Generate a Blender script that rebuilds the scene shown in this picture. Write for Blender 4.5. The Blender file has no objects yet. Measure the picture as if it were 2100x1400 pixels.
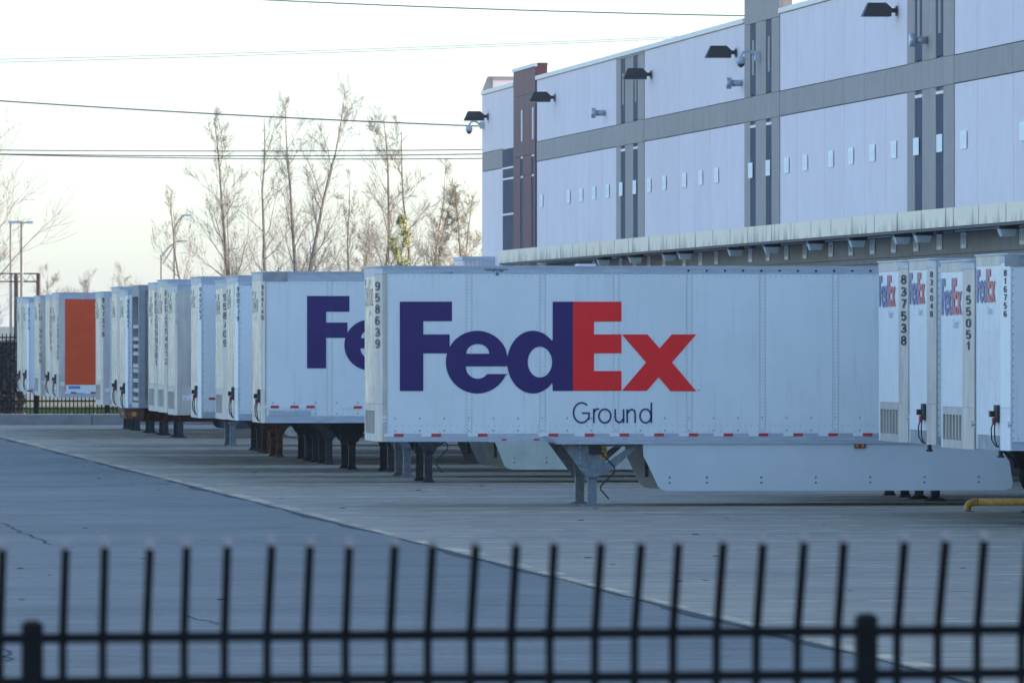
import bpy, math, random
from mathutils import Vector, Matrix
R = math.radians
random.seed(7)
C = bpy.context.scene.collection
SC = bpy.context.scene

# ------------------------------------------------------------------ camera, world, sun, exposure
TH = R(6.2775)            # camera turned this far from +Y towards +X
F = 17000.0               # focal length in photo pixels (2100 px wide)
HZ = 690.0                # horizon row in the photo
EYE = 2.9
ST, CT = math.sin(TH), math.cos(TH)
cd = bpy.data.cameras.new('camera'); cam = bpy.data.objects.new('camera', cd); C.objects.link(cam)
cam.location = (0, 0, EYE)
cam.rotation_euler = (R(90) - math.atan(10 / F), 0, -TH)
cd.sensor_width = 36; cd.lens = F / 2100 * 36
cd.clip_start = 1; cd.clip_end = 9000
cd.dof.use_dof = True; cd.dof.focus_distance = 141; cd.dof.aperture_fstop = 10.2
SC.camera = cam

SUN_EL, SUN_ROT = R(17.8), R(89)
w = bpy.data.worlds.new('World'); SC.world = w; w.use_nodes = True
nt = w.node_tree; nt.nodes.clear()
sky = nt.nodes.new('ShaderNodeTexSky'); sky.sky_type = 'NISHITA'; sky.sun_disc = False
sky.sun_elevation = SUN_EL; sky.sun_rotation = SUN_ROT
sky.air_density = 0.8; sky.dust_density = 1.2; sky.ozone_density = 4.5; sky.altitude = 100
bg = nt.nodes.new('ShaderNodeBackground'); bg.inputs['Strength'].default_value = 0.15
wo = nt.nodes.new('ShaderNodeOutputWorld')
tint = nt.nodes.new('ShaderNodeMix'); tint.data_type = 'RGBA'; tint.blend_type = 'MULTIPLY'; tint.inputs[0].default_value = 1
tint.inputs[7].default_value = (1.15, 1.03, .91, 1)      # one even white balance for the whole sky
nt.links.new(sky.outputs[0], tint.inputs[6]); nt.links.new(tint.outputs[2], bg.inputs[0]); nt.links.new(bg.outputs[0], wo.inputs[0])
sl = bpy.data.lights.new('sun', 'SUN'); sl.energy = 2.0; sl.angle = R(0.5); sl.color = (1, .78, .56)
so = bpy.data.objects.new('sun', sl); C.objects.link(so)
sd = Vector((math.sin(SUN_ROT) * math.cos(SUN_EL), math.cos(SUN_ROT) * math.cos(SUN_EL), math.sin(SUN_EL)))
so.rotation_euler = sd.to_track_quat('Z', 'Y').to_euler()
SC.view_settings.view_transform = 'Standard'; SC.view_settings.look = 'None'
SC.view_settings.gamma = 1; SC.view_settings.use_curve_mapping = False
SC.view_settings.exposure = 1.74

# ------------------------------------------------------------------ measured pixels -> places
def at(px, py, zc):
    """point seen at photo pixel (px,py) at depth zc along the camera axis"""
    l = (px - 1050) / F * zc
    return Vector((ST * zc + CT * l, CT * zc - ST * l, EYE + (HZ - py) / F * zc))
def on_plane_x(px, X):
    t = (px - 1050) / F
    zc = X / (ST + CT * t)
    return zc, CT * zc - ST * t * zc          # depth, world Y

# ------------------------------------------------------------------ helpers
class MB:
    def __init__(s): s.v = []; s.f = []
    def add(s, vs, fs):
        n = len(s.v); s.v += [tuple(v) for v in vs]; s.f += [tuple(n + i for i in f) for f in fs]; return s
    def box(s, x0, x1, y0, y1, z0, z1):
        return s.add([(x0,y0,z0),(x1,y0,z0),(x1,y1,z0),(x0,y1,z0),(x0,y0,z1),(x1,y0,z1),(x1,y1,z1),(x0,y1,z1)],
                     [(3,2,1,0),(4,5,6,7),(0,1,5,4),(1,2,6,5),(2,3,7,6),(3,0,4,7)])
    def prism(s, pts, axis, a, b):
        """polygon pts (2D) extruded along axis from a to b. axis 'x': pts=(y,z); 'y': (x,z); 'z': (x,y)"""
        def P(p, t):
            return (t, p[0], p[1]) if axis == 'x' else (p[0], t, p[1]) if axis == 'y' else (p[0], p[1], t)
        n = len(pts)
        vs = [P(p, a) for p in pts] + [P(p, b) for p in pts]
        fs = [tuple(range(n)), tuple(range(2*n-1, n-1, -1))] + [(i, i+n, (i+1) % n + n, (i+1) % n) for i in range(n)]
        return s.add(vs, fs)
    def tube(s, pts, rad, sides=6, cap=True):
        pts = [Vector(p) for p in pts]; n = len(pts)
        if not hasattr(rad, '__len__'): rad = [rad] * n
        vs = []; up = None
        for i, p in enumerate(pts):
            d = (pts[min(i+1, n-1)] - pts[max(i-1, 0)])
            if d.length < 1e-9: d = Vector((0,0,1))
            d.normalize()
            if up is None:
                up = Vector((0,0,1)) if abs(d.z) < .9 else Vector((1,0,0))
            a = d.cross(up)
            if a.length < 1e-4: a = d.orthogonal()
            a.normalize(); b = a.cross(d); up = b
            for k in range(sides):
                t = 2*math.pi*(k + .5)/sides
                vs.append(p + a*math.cos(t)*rad[i] + b*math.sin(t)*rad[i])
        fs = []
        for i in range(n-1):
            for k in range(sides):
                k2 = (k+1) % sides
                fs.append((i*sides+k, i*sides+k2, (i+1)*sides+k2, (i+1)*sides+k))
        if cap: fs += [tuple(range(sides-1, -1, -1)), tuple((n-1)*sides + k for k in range(sides))]
        return s.add(vs, fs)
    def cyl(s, c, r, h, axis='z', sides=12, r2=None):
        c = Vector(c); d = {'x': Vector((1,0,0)), 'y': Vector((0,1,0)), 'z': Vector((0,0,1))}[axis]
        return s.tube([c, c + d*h], [r, r if r2 is None else r2], sides)
    def build(s, name, mat, parent=None, smooth=False):
        me = bpy.data.meshes.new(name); me.from_pydata(s.v, [], s.f); me.update()
        if mat: me.materials.append(mat)
        if smooth:
            for p in me.polygons: p.use_smooth = True
        return link(name, me, parent)
def link(name, me, parent=None, loc=None):
    o = bpy.data.objects.new(name, me); C.objects.link(o)
    if parent is not None: o.parent = parent
    if loc is not None: o.location = loc
    return o
def box(name, mat, parent, *a): return MB().box(*a).build(name, mat, parent)
def bev(o, w_, seg=2):
    m = o.modifiers.new('bevel', 'BEVEL'); m.width = w_; m.segments = seg; m.limit_method = 'ANGLE'; return o
def tag(o, label=None, cat=None, group=None, kind=None):
    if label: o['label'] = label
    if cat: o['category'] = cat
    if group: o['group'] = group
    if kind: o['kind'] = kind
    return o
def empty(name, loc=(0,0,0), rz=0):
    o = bpy.data.objects.new(name, None); C.objects.link(o); o.location = loc; o.rotation_euler.z = rz
    o.empty_display_size = .2; return o

def mat(name, col, rough=.6, metal=0., var=.12, scale=3., bump=0., bscale=60., stretch=(1,1,1), spec=.5, col2=None, streak=0., rand=True, bstretch=(1,1,1), detail=4, pvar=0.):
    m = bpy.data.materials.new(name); m.use_nodes = True; t = m.node_tree; N = t.nodes; L = t.links
    b = N['Principled BSDF']; b.inputs['Roughness'].default_value = rough; b.inputs['Metallic'].default_value = metal
    b.inputs['Specular IOR Level'].default_value = spec
    tc = N.new('ShaderNodeTexCoord'); mp = N.new('ShaderNodeMapping'); mp.inputs['Scale'].default_value = stretch
    L.new(tc.outputs['Object'], mp.inputs[0])
    if rand:
        oi = N.new('ShaderNodeObjectInfo'); ml = N.new('ShaderNodeMath'); ml.operation = 'MULTIPLY'; ml.inputs[1].default_value = 57
        L.new(oi.outputs['Random'], ml.inputs[0]); L.new(ml.outputs[0], mp.inputs['Location'])
    n = N.new('ShaderNodeTexNoise'); n.inputs['Scale'].default_value = scale; n.inputs['Detail'].default_value = detail; n.inputs['Roughness'].default_value = .62
    L.new(mp.outputs[0], n.inputs[0])
    rp = N.new('ShaderNodeValToRGB'); rp.color_ramp.elements[0].position = .3; rp.color_ramp.elements[1].position = .7
    c2 = col2 or col
    rp.color_ramp.elements[0].color = tuple(c*(1-var) for c in c2) + (1,)
    rp.color_ramp.elements[1].color = tuple(min(1, c*(1+var)) for c in col) + (1,)
    L.new(n.outputs['Fac'], rp.inputs[0]); out = rp.outputs[0]
    if streak:
        mp2 = N.new('ShaderNodeMapping'); mp2.inputs['Scale'].default_value = (9, 9, .5); L.new(tc.outputs['Object'], mp2.inputs[0])
        if rand: L.new(ml.outputs[0], mp2.inputs['Location'])
        n2 = N.new('ShaderNodeTexNoise'); n2.inputs['Scale'].default_value = 1.4; n2.inputs['Detail'].default_value = 6; L.new(mp2.outputs[0], n2.inputs[0])
        r2 = N.new('ShaderNodeValToRGB'); r2.color_ramp.elements[0].position = .56; r2.color_ramp.elements[1].position = .8
        r2.color_ramp.elements[0].color = (0,0,0,1); r2.color_ramp.elements[1].color = (streak,)*3 + (1,)
        L.new(n2.outputs['Fac'], r2.inputs[0])
        mx = N.new('ShaderNodeMix'); mx.data_type = 'RGBA'; L.new(r2.outputs[0], mx.inputs[0]); L.new(out, mx.inputs[6])
        mx.inputs[7].default_value = (.16,.15,.13,1); out = mx.outputs[2]
    if pvar:
        o2 = N.new('ShaderNodeObjectInfo'); mr_ = N.new('ShaderNodeMapRange'); mr_.inputs[3].default_value = 1-pvar; mr_.inputs[4].default_value = 1+pvar*.6
        L.new(o2.outputs['Random'], mr_.inputs[0]); vm = N.new('ShaderNodeVectorMath'); vm.operation = 'SCALE'; L.new(out, vm.inputs[0]); L.new(mr_.outputs[0], vm.inputs['Scale']); out = vm.outputs[0]
    L.new(out, b.inputs['Base Color'])
    if bump:
        mp3 = N.new('ShaderNodeMapping'); mp3.inputs['Scale'].default_value = bstretch; L.new(tc.outputs['Object'], mp3.inputs[0])
        n3 = N.new('ShaderNodeTexNoise'); n3.inputs['Scale'].default_value = bscale; n3.inputs['Detail'].default_value = 3; L.new(mp3.outputs[0], n3.inputs[0])
        bu = N.new('ShaderNodeBump'); bu.inputs['Strength'].default_value = 1; bu.inputs['Distance'].default_value = bump
        L.new(n3.outputs['Fac'], bu.inputs['Height']); L.new(bu.outputs[0], b.inputs['Normal'])
    return m

M = {}
M['white'] = mat('white_paint', (.80,.82,.80), .38, var=.04, scale=.9, bump=.005, bscale=1.3, streak=.16, pvar=.02)
M['white_b'] = mat('white_paint_worn', (.78,.77,.75), .45, var=.07, scale=1.4, bump=.004, bscale=1.6, streak=.28)
M['front_white'] = mat('front_white_paint', (.86,.83,.78), .4, var=.05, scale=1.5, bump=.004, bscale=3, streak=.14)
M['alu'] = mat('aluminium', (.60,.53,.46), .5, .35, var=.16, scale=4, bump=.002, bscale=40, stretch=(1,1,.3), streak=.2)
M['alu_dark'] = mat('dull_aluminium', (.34,.35,.36), .55, .3, var=.25, scale=5, bump=.002, bscale=40, streak=.35)
M['steel'] = mat('polished_steel', (.70,.68,.64), .27, .75, var=.15, col2=(.34,.36,.35), scale=3, bump=.010, bscale=4, stretch=(6,6,.35), bstretch=(1,5,.6), streak=.3)  # darker vertical streaks in the colour imitate uneven reflections
M['rail'] = mat('rail_aluminium', (.46,.50,.55), .42, .35, var=.15, scale=6, stretch=(.5,1,3), streak=.15)
M['recess'] = mat('recess_dark', (.10,.10,.10), .8, var=.3)
M['black'] = mat('black_steel', (.018,.019,.02), .55, .0, var=.35, scale=8)
M['galv'] = mat('galvanised_steel', (.20,.23,.25), .55, .35, var=.3, scale=14, detail=8)
M['rust'] = mat('rusty_steel', (.16,.06,.028), .8, var=.45, scale=9, col2=(.06,.03,.02))
M['gear_dark'] = mat('grimy_gear_steel', (.028,.029,.031), .65, .1, var=.5, scale=9)
M['tyre'] = mat('tyre_rubber', (.018,.018,.019), .8, var=.3, scale=20)
M['red'] = mat('tape_red', (.55,.03,.03), .4, var=.12, scale=20)
M['tape_white'] = mat('tape_white', (.82,.82,.80), .4, var=.08, scale=30)
M['purple'] = mat('logo_purple', (.036,.018,.13), .5, spec=.3, var=.06, scale=2)
M['logo_red'] = mat('logo_red', (.97,.022,.02), .5, spec=.25, var=.06, scale=2)
M['logo_purple_faded'] = mat('logo_purple_faded', (.19,.18,.34), .5, var=.12, scale=4)
M['logo_red_faded'] = mat('logo_red_faded', (.66,.16,.15), .5, var=.12, scale=4)
M['ghost_green'] = mat('logo_green_worn', (.36,.47,.36), .35, .5, var=.2, scale=4)
M['ghost_grey'] = mat('logo_grey_worn', (.40,.44,.47), .35, .5, var=.2, scale=4)
M['ghost_orange'] = mat('logo_orange_worn', (.60,.36,.27), .35, .5, var=.2, scale=4)
M['ghost_pink'] = mat('faint_pink_residue', (.86,.78,.76), .5, var=.12, scale=5)
M['digit'] = mat('lettering_black', (.02,.022,.028), .5, var=.1)
M['digit_grey'] = mat('lettering_grey', (.30,.32,.34), .5, var=.2)
M['digit_red'] = mat('lettering_red', (.42,.06,.05), .5, var=.1)
M['navy'] = mat('lettering_navy', (.022,.034,.13), .45, var=.05)
M['orange'] = mat('orange_side', (.76,.085,.018), .55, spec=.25, var=.08, scale=3, bump=.003, bscale=2)
M['cont_grey'] = mat('container_grey', (.30,.30,.30), .6, var=.16, scale=4, streak=.3)
M['cont_front'] = mat('container_front', (.50,.46,.41), .6, var=.2, scale=4, streak=.3)
M['skirt_white'] = mat('skirt_white', (.64,.67,.68), .45, var=.05, scale=1.2, bump=.005, bscale=1.5)
M['skirt_tan'] = mat('skirt_weathered', (.50,.54,.46), .5, var=.14, scale=2.5, bump=.004, bscale=2, streak=.15)
M['skirt_grey'] = mat('skirt_shaded_grey', (.20,.20,.19), .6, var=.15, scale=2)  # grey holds the shade behind the nearer trailers, painted into the skirt colour
M['skirt_dark'] = mat('skirt_dark', (.035,.04,.07), .5, var=.1)
M['amber'] = mat('amber_lens', (.75,.16,.01), .25, var=.1, scale=40)
M['yellow'] = mat('yellow_paint', (.55,.30,.03), .5, var=.3, scale=12, streak=.5)
M['plate'] = mat('number_plate_white', (1.0,.97,.90), .45, var=.05)
M['plate_grey'] = mat('plate_print_grey', (.80,.78,.73), .6, var=.1)
M['sticker'] = mat('white_sticker', (.8,.8,.8), .5, var=.04)
M['blue'] = mat('blue_sticker', (.10,.25,.55), .5, var=.1)
M['hose_red'] = mat('red_coupler', (.35,.025,.025), .45, var=.2)
M['wall_white'] = mat('precast_white', (.93,.77,.725), .75, var=.035, scale=1.1, bump=.006, bscale=30, streak=.10, pvar=.025)
M['wall_beige'] = mat('precast_beige', (.44,.36,.30), .8, var=.07, scale=1.5, bump=.006, bscale=30, streak=.15, pvar=.04)
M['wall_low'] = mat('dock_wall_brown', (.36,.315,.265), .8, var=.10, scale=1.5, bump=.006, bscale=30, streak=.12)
M['slate'] = mat('slate_strip', (.075,.085,.11), .85, var=.12, scale=1)
M['maroon'] = mat('maroon_panel', (.145,.04,.045), .6, var=.12, scale=1.2, streak=.1)
M['joint'] = mat('joint_dark', (.20,.20,.22), .8, var=.1)
M['fascia'] = mat('fascia_cream', (.72,.67,.58), .55, var=.07, scale=2, streak=.0)
M['coping'] = mat('coping_cream', (.93,.84,.72), .5, var=.05)
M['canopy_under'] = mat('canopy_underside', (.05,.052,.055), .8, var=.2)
M['roof'] = mat('roofing', (.35,.35,.35), .8)
M['lens'] = mat('frosted_lamp_lens', (.52,.58,.57), .3, var=.1, scale=6)
M['wood'] = mat('pole_wood', (.13,.085,.055), .85, var=.3, scale=8)
M['pole'] = mat('pole_metal', (.46,.40,.34), .6, .0, var=.1)
M['wire'] = mat('wire_grey', (.09,.09,.09), .6, var=.1)
M['bark'] = mat('bark', (.23,.19,.15), .9, var=.3, scale=6)
M['twig'] = mat('twig_brown', (.36,.31,.255), .9, var=.3, scale=.6)
M['bud'] = mat('olive_buds', (.32,.28,.17), .8, var=.3, scale=.8)
M['leaf'] = mat('young_leaves', (.34,.35,.12), .8, var=.3, scale=.8)
M['grass'] = mat('grass_green', (.10,.15,.035), .9, var=.35, scale=.5)
M['hill'] = mat('hill_grass', (.15,.15,.075), .95, var=.35, scale=.02, rand=False)
M['concrete_w'] = mat('kerb_concrete', (.30,.29,.28), .85, var=.14, scale=1.5, bump=.004, bscale=30, streak=.25)
M['pale_conc'] = mat('barrier_concrete', (.62,.56,.48), .85, var=.08, scale=.5)
M['gravel'] = mat('gravel_stone', (.30,.29,.27), .9, var=.4, scale=1.5)
M['fence'] = mat('fence_black', (.0022,.0026,.0036), .6, spec=.22, var=.3, scale=20)
M['tip'] = mat('glint_tip', (.40,.35,.33), .5, .2, var=.1)  # pale colour paints the sun glint on the picket ends
M['galv_light'] = mat('galvanised_cap', (.42,.45,.49), .38, .55, var=.15, scale=12)
M['cctv'] = mat('camera_housing', (.52,.56,.62), .4, var=.05)
M['smoke'] = mat('camera_dome', (.06,.06,.055), .12, var=.1)
M['crack'] = mat('crack_tar', (.035,.04,.045), .9)
M['damage'] = mat('torn_primer', (.12,.20,.23), .7, var=.5, scale=25)

# ------------------------------------------------------------------ ground
def ground_mat(name, kind):
    m = bpy.data.materials.new(name); m.use_nodes = True; t = m.node_tree; N = t.nodes; L = t.links; b = N['Principled BSDF']
    tc = N.new('ShaderNodeTexCoord')
    def noise(sc, scale, det=6, rough=.6):
        mp = N.new('ShaderNodeMapping'); mp.inputs['Scale'].default_value = sc; L.new(tc.outputs['Object'], mp.inputs[0])
        n = N.new('ShaderNodeTexNoise'); n.inputs['Scale'].default_value = scale; n.inputs['Detail'].default_value = det; n.inputs['Roughness'].default_value = rough
        L.new(mp.outputs[0], n.inputs[0]); return n.outputs['Fac']
    def ramp(f, p0, c0, p1, c1):
        r = N.new('ShaderNodeValToRGB'); r.color_ramp.elements[0].position = p0; r.color_ramp.elements[1].position = p1
        r.color_ramp.elements[0].color = c0 + (1,); r.color_ramp.elements[1].color = c1 + (1,); L.new(f, r.inputs[0]); return r.outputs[0]
    def mix(f, a, c, blend='MIX'):
        x = N.new('ShaderNodeMix'); x.data_type = 'RGBA'; x.blend_type = blend
        if isinstance(f, float): x.inputs[0].default_value = f
        else: L.new(f, x.inputs[0])
        for k, v in ((6, a), (7, c)):
            if isinstance(v, tuple): x.inputs[k].default_value = v + (1,)
            else: L.new(v, x.inputs[k])
        return x.outputs[2]
    if kind == 'asphalt':
        c = ramp(noise((1,1,1), .14, 8), .3, (.27,.266,.232), .7, (.40,.39,.34))
        c = mix(.55, c, ramp(noise((.25,1,1), 2.2, 10, .75), .30, (.16,.17,.19), .66, (1,1,1)), 'MULTIPLY')
        c = mix(.7, c, ramp(noise((1,.35,1), 9, 6, .9), .34, (.52,.53,.54), .7, (1.0,1.0,1.0)), 'MULTIPLY')
        L.new(ramp(noise((1,1,1), .5, 4), .3, (.78,.78,.78), .7, (.95,.95,.95)), b.inputs['Roughness'])
        b.inputs['Specular IOR Level'].default_value = .35
        bd, bs, bst = .006, 45, (1,1,1)
    else:
        c = ramp(noise((.12,1,1), .5, 8), .3, (.32,.26,.185), .7, (.49,.395,.275))
        c = mix(.38, c, ramp(noise((.03,1,1), 4.5, 8, .7), .3, (.45,.45,.45), .65, (1,1,1)), 'MULTIPLY')
        c = mix(.5, c, ramp(noise((.5,1,1), 24, 3, .7), .3, (.5,.5,.5), .7, (1,1,1)), 'MULTIPLY')
        # oil and tyre grime patches
        c = mix(ramp(noise((.35,.8,1), .35, 6, .7), .56, (0,0,0), .72, (.6,.6,.6)), c, (.055,.055,.055))
        # worn pale streaks near the asphalt edge: from x=11.4 outwards about 1.2 m
        sx = N.new('ShaderNodeSeparateXYZ'); L.new(tc.outputs['Object'], sx.inputs[0])
        mr = N.new('ShaderNodeMapRange'); mr.inputs[1].default_value = 11.4; mr.inputs[2].default_value = 13.4; mr.inputs[3].default_value = 1; mr.inputs[4].default_value = 0
        L.new(sx.outputs['X'], mr.inputs[0])
        cmb = ramp(noise((.22,2.4,1), 1.6, 5, .75), .50, (0,0,0), .60, (1,1,1))
        mu = N.new('ShaderNodeMath'); mu.operation = 'MULTIPLY'; L.new(mr.outputs[0], mu.inputs[0]); L.new(cmb, mu.inputs[1])
        c = mix(mu.outputs[0], c, (.56,.48,.31))
        b.inputs['Roughness'].default_value = .72
        bd, bs, bst = .006, 30, (.6,1,1)
    L.new(c, b.inputs['Base Color'])
    mp = N.new('ShaderNodeMapping'); mp.inputs['Scale'].default_value = bst; L.new(tc.outputs['Object'], mp.inputs[0])
    n = N.new('ShaderNodeTexNoise'); n.inputs['Scale'].default_value = bs; n.inputs['Detail'].default_value = 5; L.new(mp.outputs[0], n.inputs[0])
    bu = N.new('ShaderNodeBump'); bu.inputs['Distance'].default_value = bd; L.new(n.outputs['Fac'], bu.inputs['Height']); L.new(bu.outputs[0], b.inputs['Normal'])
    return m
def sheet(name, m, x0, x1, y0, y1, z):
    o = MB().add([(x0,y0,z),(x1,y0,z),(x1,y1,z),(x0,y1,z)], [(0,1,2,3)]).build(name, m); return tag(o, kind='structure')
sheet('ground', M['hill'], -4000, 4000, -400, 6000, -.012)
asp = sheet('asphalt', ground_mat('asphalt', 'asphalt'), -90, 11.4, -60, 271, 0)
conc_m = ground_mat('concrete', 'concrete')
# concrete apron in slabs across, narrow joints between them
for i in range(21):
    y0 = -60 + i*15.75
    o = MB().box(11.43, 29.15, y0+.012, min(y0+15.738, 271), -.05, .012).build('concrete_apron', conc_m); tag(o, kind='structure')
PITCH = 3.27
# painted stall lines, worn
line_m = bpy.data.materials.new('worn_line'); line_m.use_nodes = True
t = line_m.node_tree; N = t.nodes; L = t.links
tc = N.new('ShaderNodeTexCoord'); mp = N.new('ShaderNodeMapping'); mp.inputs['Scale'].default_value = (.5, 9, 1); L.new(tc.outputs['Object'], mp.inputs[0])
n = N.new('ShaderNodeTexNoise'); n.inputs['Scale'].default_value = 3; n.inputs['Detail'].default_value = 6; L.new(mp.outputs[0], n.inputs[0])
r = N.new('ShaderNodeValToRGB'); r.color_ramp.elements[0].position = .42; r.color_ramp.elements[1].position = .62
r.color_ramp.elements[0].color = (.25,.235,.20,1); r.color_ramp.elements[1].color = (.80,.74,.60,1)
L.new(n.outputs['Fac'], r.inputs[0]); L.new(r.outputs[0], N['Principled BSDF'].inputs['Base Color']); N['Principled BSDF'].inputs['Roughness'].default_value = .7
for k in range(62):
    y = 124.1 - 1.65 + (k-20)*PITCH
    if y > 268: break
    x0 = 11.7 + random.random()*.5
    o = MB().box(x0, 28.9, y-.038, y+.038, .012, .016).build('painted_line', line_m); tag(o, kind='structure')
    if k % 2 == 0:
        o = MB().box(x0+.2, 28.9, y+.9, y+.94, .012, .015).build('painted_line', line_m); tag(o, kind='structure')
# border band of pale paint on the edge of the apron
edge_m = mat('edge_paint', (.66,.51,.30), .7, var=.25, scale=1.2, col2=(.33,.28,.20), stretch=(1,.7,1), rand=False)
y = 60.
while y < 268:
    ln = random.uniform(1.2, 4.5)
    x1 = 11.5 + random.uniform(.05, .22)
    o = MB().box(11.46, x1, y, y+ln, .012, .0165).build('edge_marking', edge_m); tag(o, kind='structure')
    y += ln + random.uniform(.4, 3.5)
# tar seam between asphalt and concrete
sm = MB(); pv = None
for i in range(260):
    y = 40 + i*.9; a = 11.33 + random.uniform(-.05,.03) + .06*math.sin(i*.23) + .04*math.sin(i*.71)
    if pv: sm.add([(pv[1], pv[0], .004), (11.43, pv[0], .004), (11.43, y, .004), (a, y, .004)], [(0,1,2,3)])
    pv = (y, a)
tag(sm.build('tar_seam', M['crack']), kind='structure')
# cracks in the asphalt
def crack(pts, wd):
    m = MB(); P = []
    for a, b_ in zip(pts, pts[1:]):
        for i in range(10):
            q = a.lerp(b_, i/10); P.append(q + Vector((random.uniform(-.08,.08), random.uniform(-.25,.25), 0)))
    P.append(pts[-1])
    for a, b_ in zip(P, P[1:]):
        d = (b_-a).normalized(); s = Vector((-d.y, d.x, 0))*wd
        m.add([(a-s).to_tuple()[:2]+(.004,), (a+s).to_tuple()[:2]+(.004,), (b_+s).to_tuple()[:2]+(.004,), (b_-s).to_tuple()[:2]+(.004,)], [(0,1,2,3)])
    tag(m.build('asphalt_crack', M['crack']), kind='structure')
def gp(px, py): return at(px, py, EYE*F/(py-HZ))
crack([gp(-10,1062), gp(30,1086), gp(105,1116)], .022)
crack([gp(95,998), gp(260,994), gp(350,992)], .03)
crack([gp(-5,1310), gp(12,1355)], .02)
crack([gp(390,1262), gp(440,1280)], .012)
tm_ = mat('tyre_mark', (.135,.13,.115), .8, var=.25, scale=3, rand=False)
def tyre_mark(x0, y0, x1, y1, bow, wd):
    m = MB(); pv = None
    for i in range(41):
        t_ = i/40; x = x0+(x1-x0)*t_ + bow*math.sin(math.pi*t_); y = y0+(y1-y0)*t_
        w_ = wd*(.6+.4*math.sin(math.pi*t_))*random.uniform(.8,1.1)
        q = ((x-w_, y, .0035 if x < 11 else .0145), (x+w_, y, .0035 if x < 11 else .0145))
        if pv and not (pv[0][0] < 11.5 <= x+w_) and not (pv[1][0] > 11 > x-w_) and random.random() > .12: m.add([pv[0], pv[1], q[1], q[0]], [(0,1,2,3)])
        pv = q
    tag(m.build('tyre_mark', tm_), kind='structure')
for a in ((3,215,8,262,-1,.07),(12.6,92,24,96,0,.09),(12.3,106,22,108.5,0,.08)):
    tyre_mark(*a)
# small debris on the yard
db = MB()
for i in range(110):
    x = random.uniform(2, 26); y = random.uniform(75, 200)
    s = random.uniform(.01, .05)
    db.box(x, x+s*2.2, y, y+s, .012, .012+s*.25)
tag(db.build('yard_debris', M['crack']), kind='stuff')

# ------------------------------------------------------------------ stroke lettering
def arc(cx, cy, rx, ry, a0, a1, n=10):
    return [(cx + rx*math.cos(R(a0+(a1-a0)*i/n)), cy + ry*math.sin(R(a0+(a1-a0)*i/n))) for i in range(n+1)]
GL = {
 '0': [arc(.5,.74,.5,.26,0,180)+arc(.5,.26,.5,.26,180,360)+[(1,.74)]],
 '1': [[(.12,.76),(.58,1.0),(.58,0)]],
 '2': [arc(.5,.74,.5,.26,175,-25,10)+[(.0,0),(1,0)]],
 '3': [arc(.46,.745,.46,.255,160,-80,9)+arc(.46,.26,.54,.26,80,-160,10)],
 '4': [[(.76,0),(.76,1)],[(.72,.98),(.02,.30)],[(-.02,.27),(1.08,.27)]],
 '5': [[(.95,1),(.12,1),(.06,.54)]+arc(.48,.31,.5,.31,130,-155,10)],
 '6': [arc(.5,.74,.46,.26,25,180,7)+arc(.5,.29,.5,.29,180,520,14)],
 '7': [[(0,1),(1,1),(.36,0)]],
 '8': [arc(.5,.76,.43,.24,-90,270,14), arc(.5,.27,.5,.27,90,450,14)],
 '9': [arc(.5,.26,.46,.26,205,360,7)+arc(.5,.71,.5,.29,0,340,14)],
 'F': [[(.0,0),(.0,1),(.95,1)],[(0,.52),(.8,.52)]],
 'E': [[(1,0),(0,0),(0,1),(1,1)],[(0,.52),(.85,.52)]],
 'D': [[(0,0),(0,1),(.4,1)]+arc(.4,.7,.6,.3,90,0,5)+arc(.4,.3,.6,.3,0,-90,5)+[(0,0)]],
 'Z': [[(0,1),(1,1),(0,0),(1,0)]],
 'T': [[(0,1),(1,1)],[(.5,1),(.5,0)]],
 'A': [[(0,0),(.5,1),(1,0)],[(.18,.33),(.82,.33)]],
 ' ': [],
}
def stroke(m, pts, wd, P):
    """constant-width ribbon along a polyline, mitred; P maps 2D -> 3D"""
    pts = [Vector(p) for p in pts]
    q = [pts[0]]
    for p in pts[1:]:
        if (p-q[-1]).length > 1e-6: q.append(p)
    pts = q; n = len(pts); closed = (pts[0]-pts[-1]).length < 1e-5
    if closed: pts = pts[:-1]; n -= 1
    L_, R_ = [], []
    for i in range(n):
        d0 = (pts[i]-pts[i-1]) if (i or closed) else (pts[1]-pts[0])
        d1 = (pts[(i+1) % n]-pts[i]) if (i < n-1 or closed) else d0
        d0 = d0.normalized(); d1 = d1.normalized(); nn = Vector((-d0.y-d1.y, d0.x+d1.x))
        if nn.length < 1e-6: nn = Vector((-d0.y, d0.x))
        nn.normalize(); k = wd/2 / max(.42, nn.dot(Vector((-d0.y, d0.x))))
        L_.append(pts[i]+nn*k); R_.append(pts[i]-nn*k)
    for i in range(n if closed else n-1):
        j = (i+1) % n
        m.add([P(R_[i]), P(R_[j]), P(L_[j]), P(L_[i])], [(0,1,2,3)])
def write_vertical(m, text, xc, ztop, pitch, P, wf=.5, sw=.15):
    h = pitch*.80; wd = h*wf; s = h*sw
    for i, ch in enumerate(text):
        z1 = ztop - i*pitch - s/2; hh = h - s; x0 = xc - wd/2 + s/2; ww = wd - s
        for pl in GL[ch]:
            stroke(m, [(x0 + p[0]*ww, z1 - hh + p[1]*hh) for p in pl], s, P)

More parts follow.
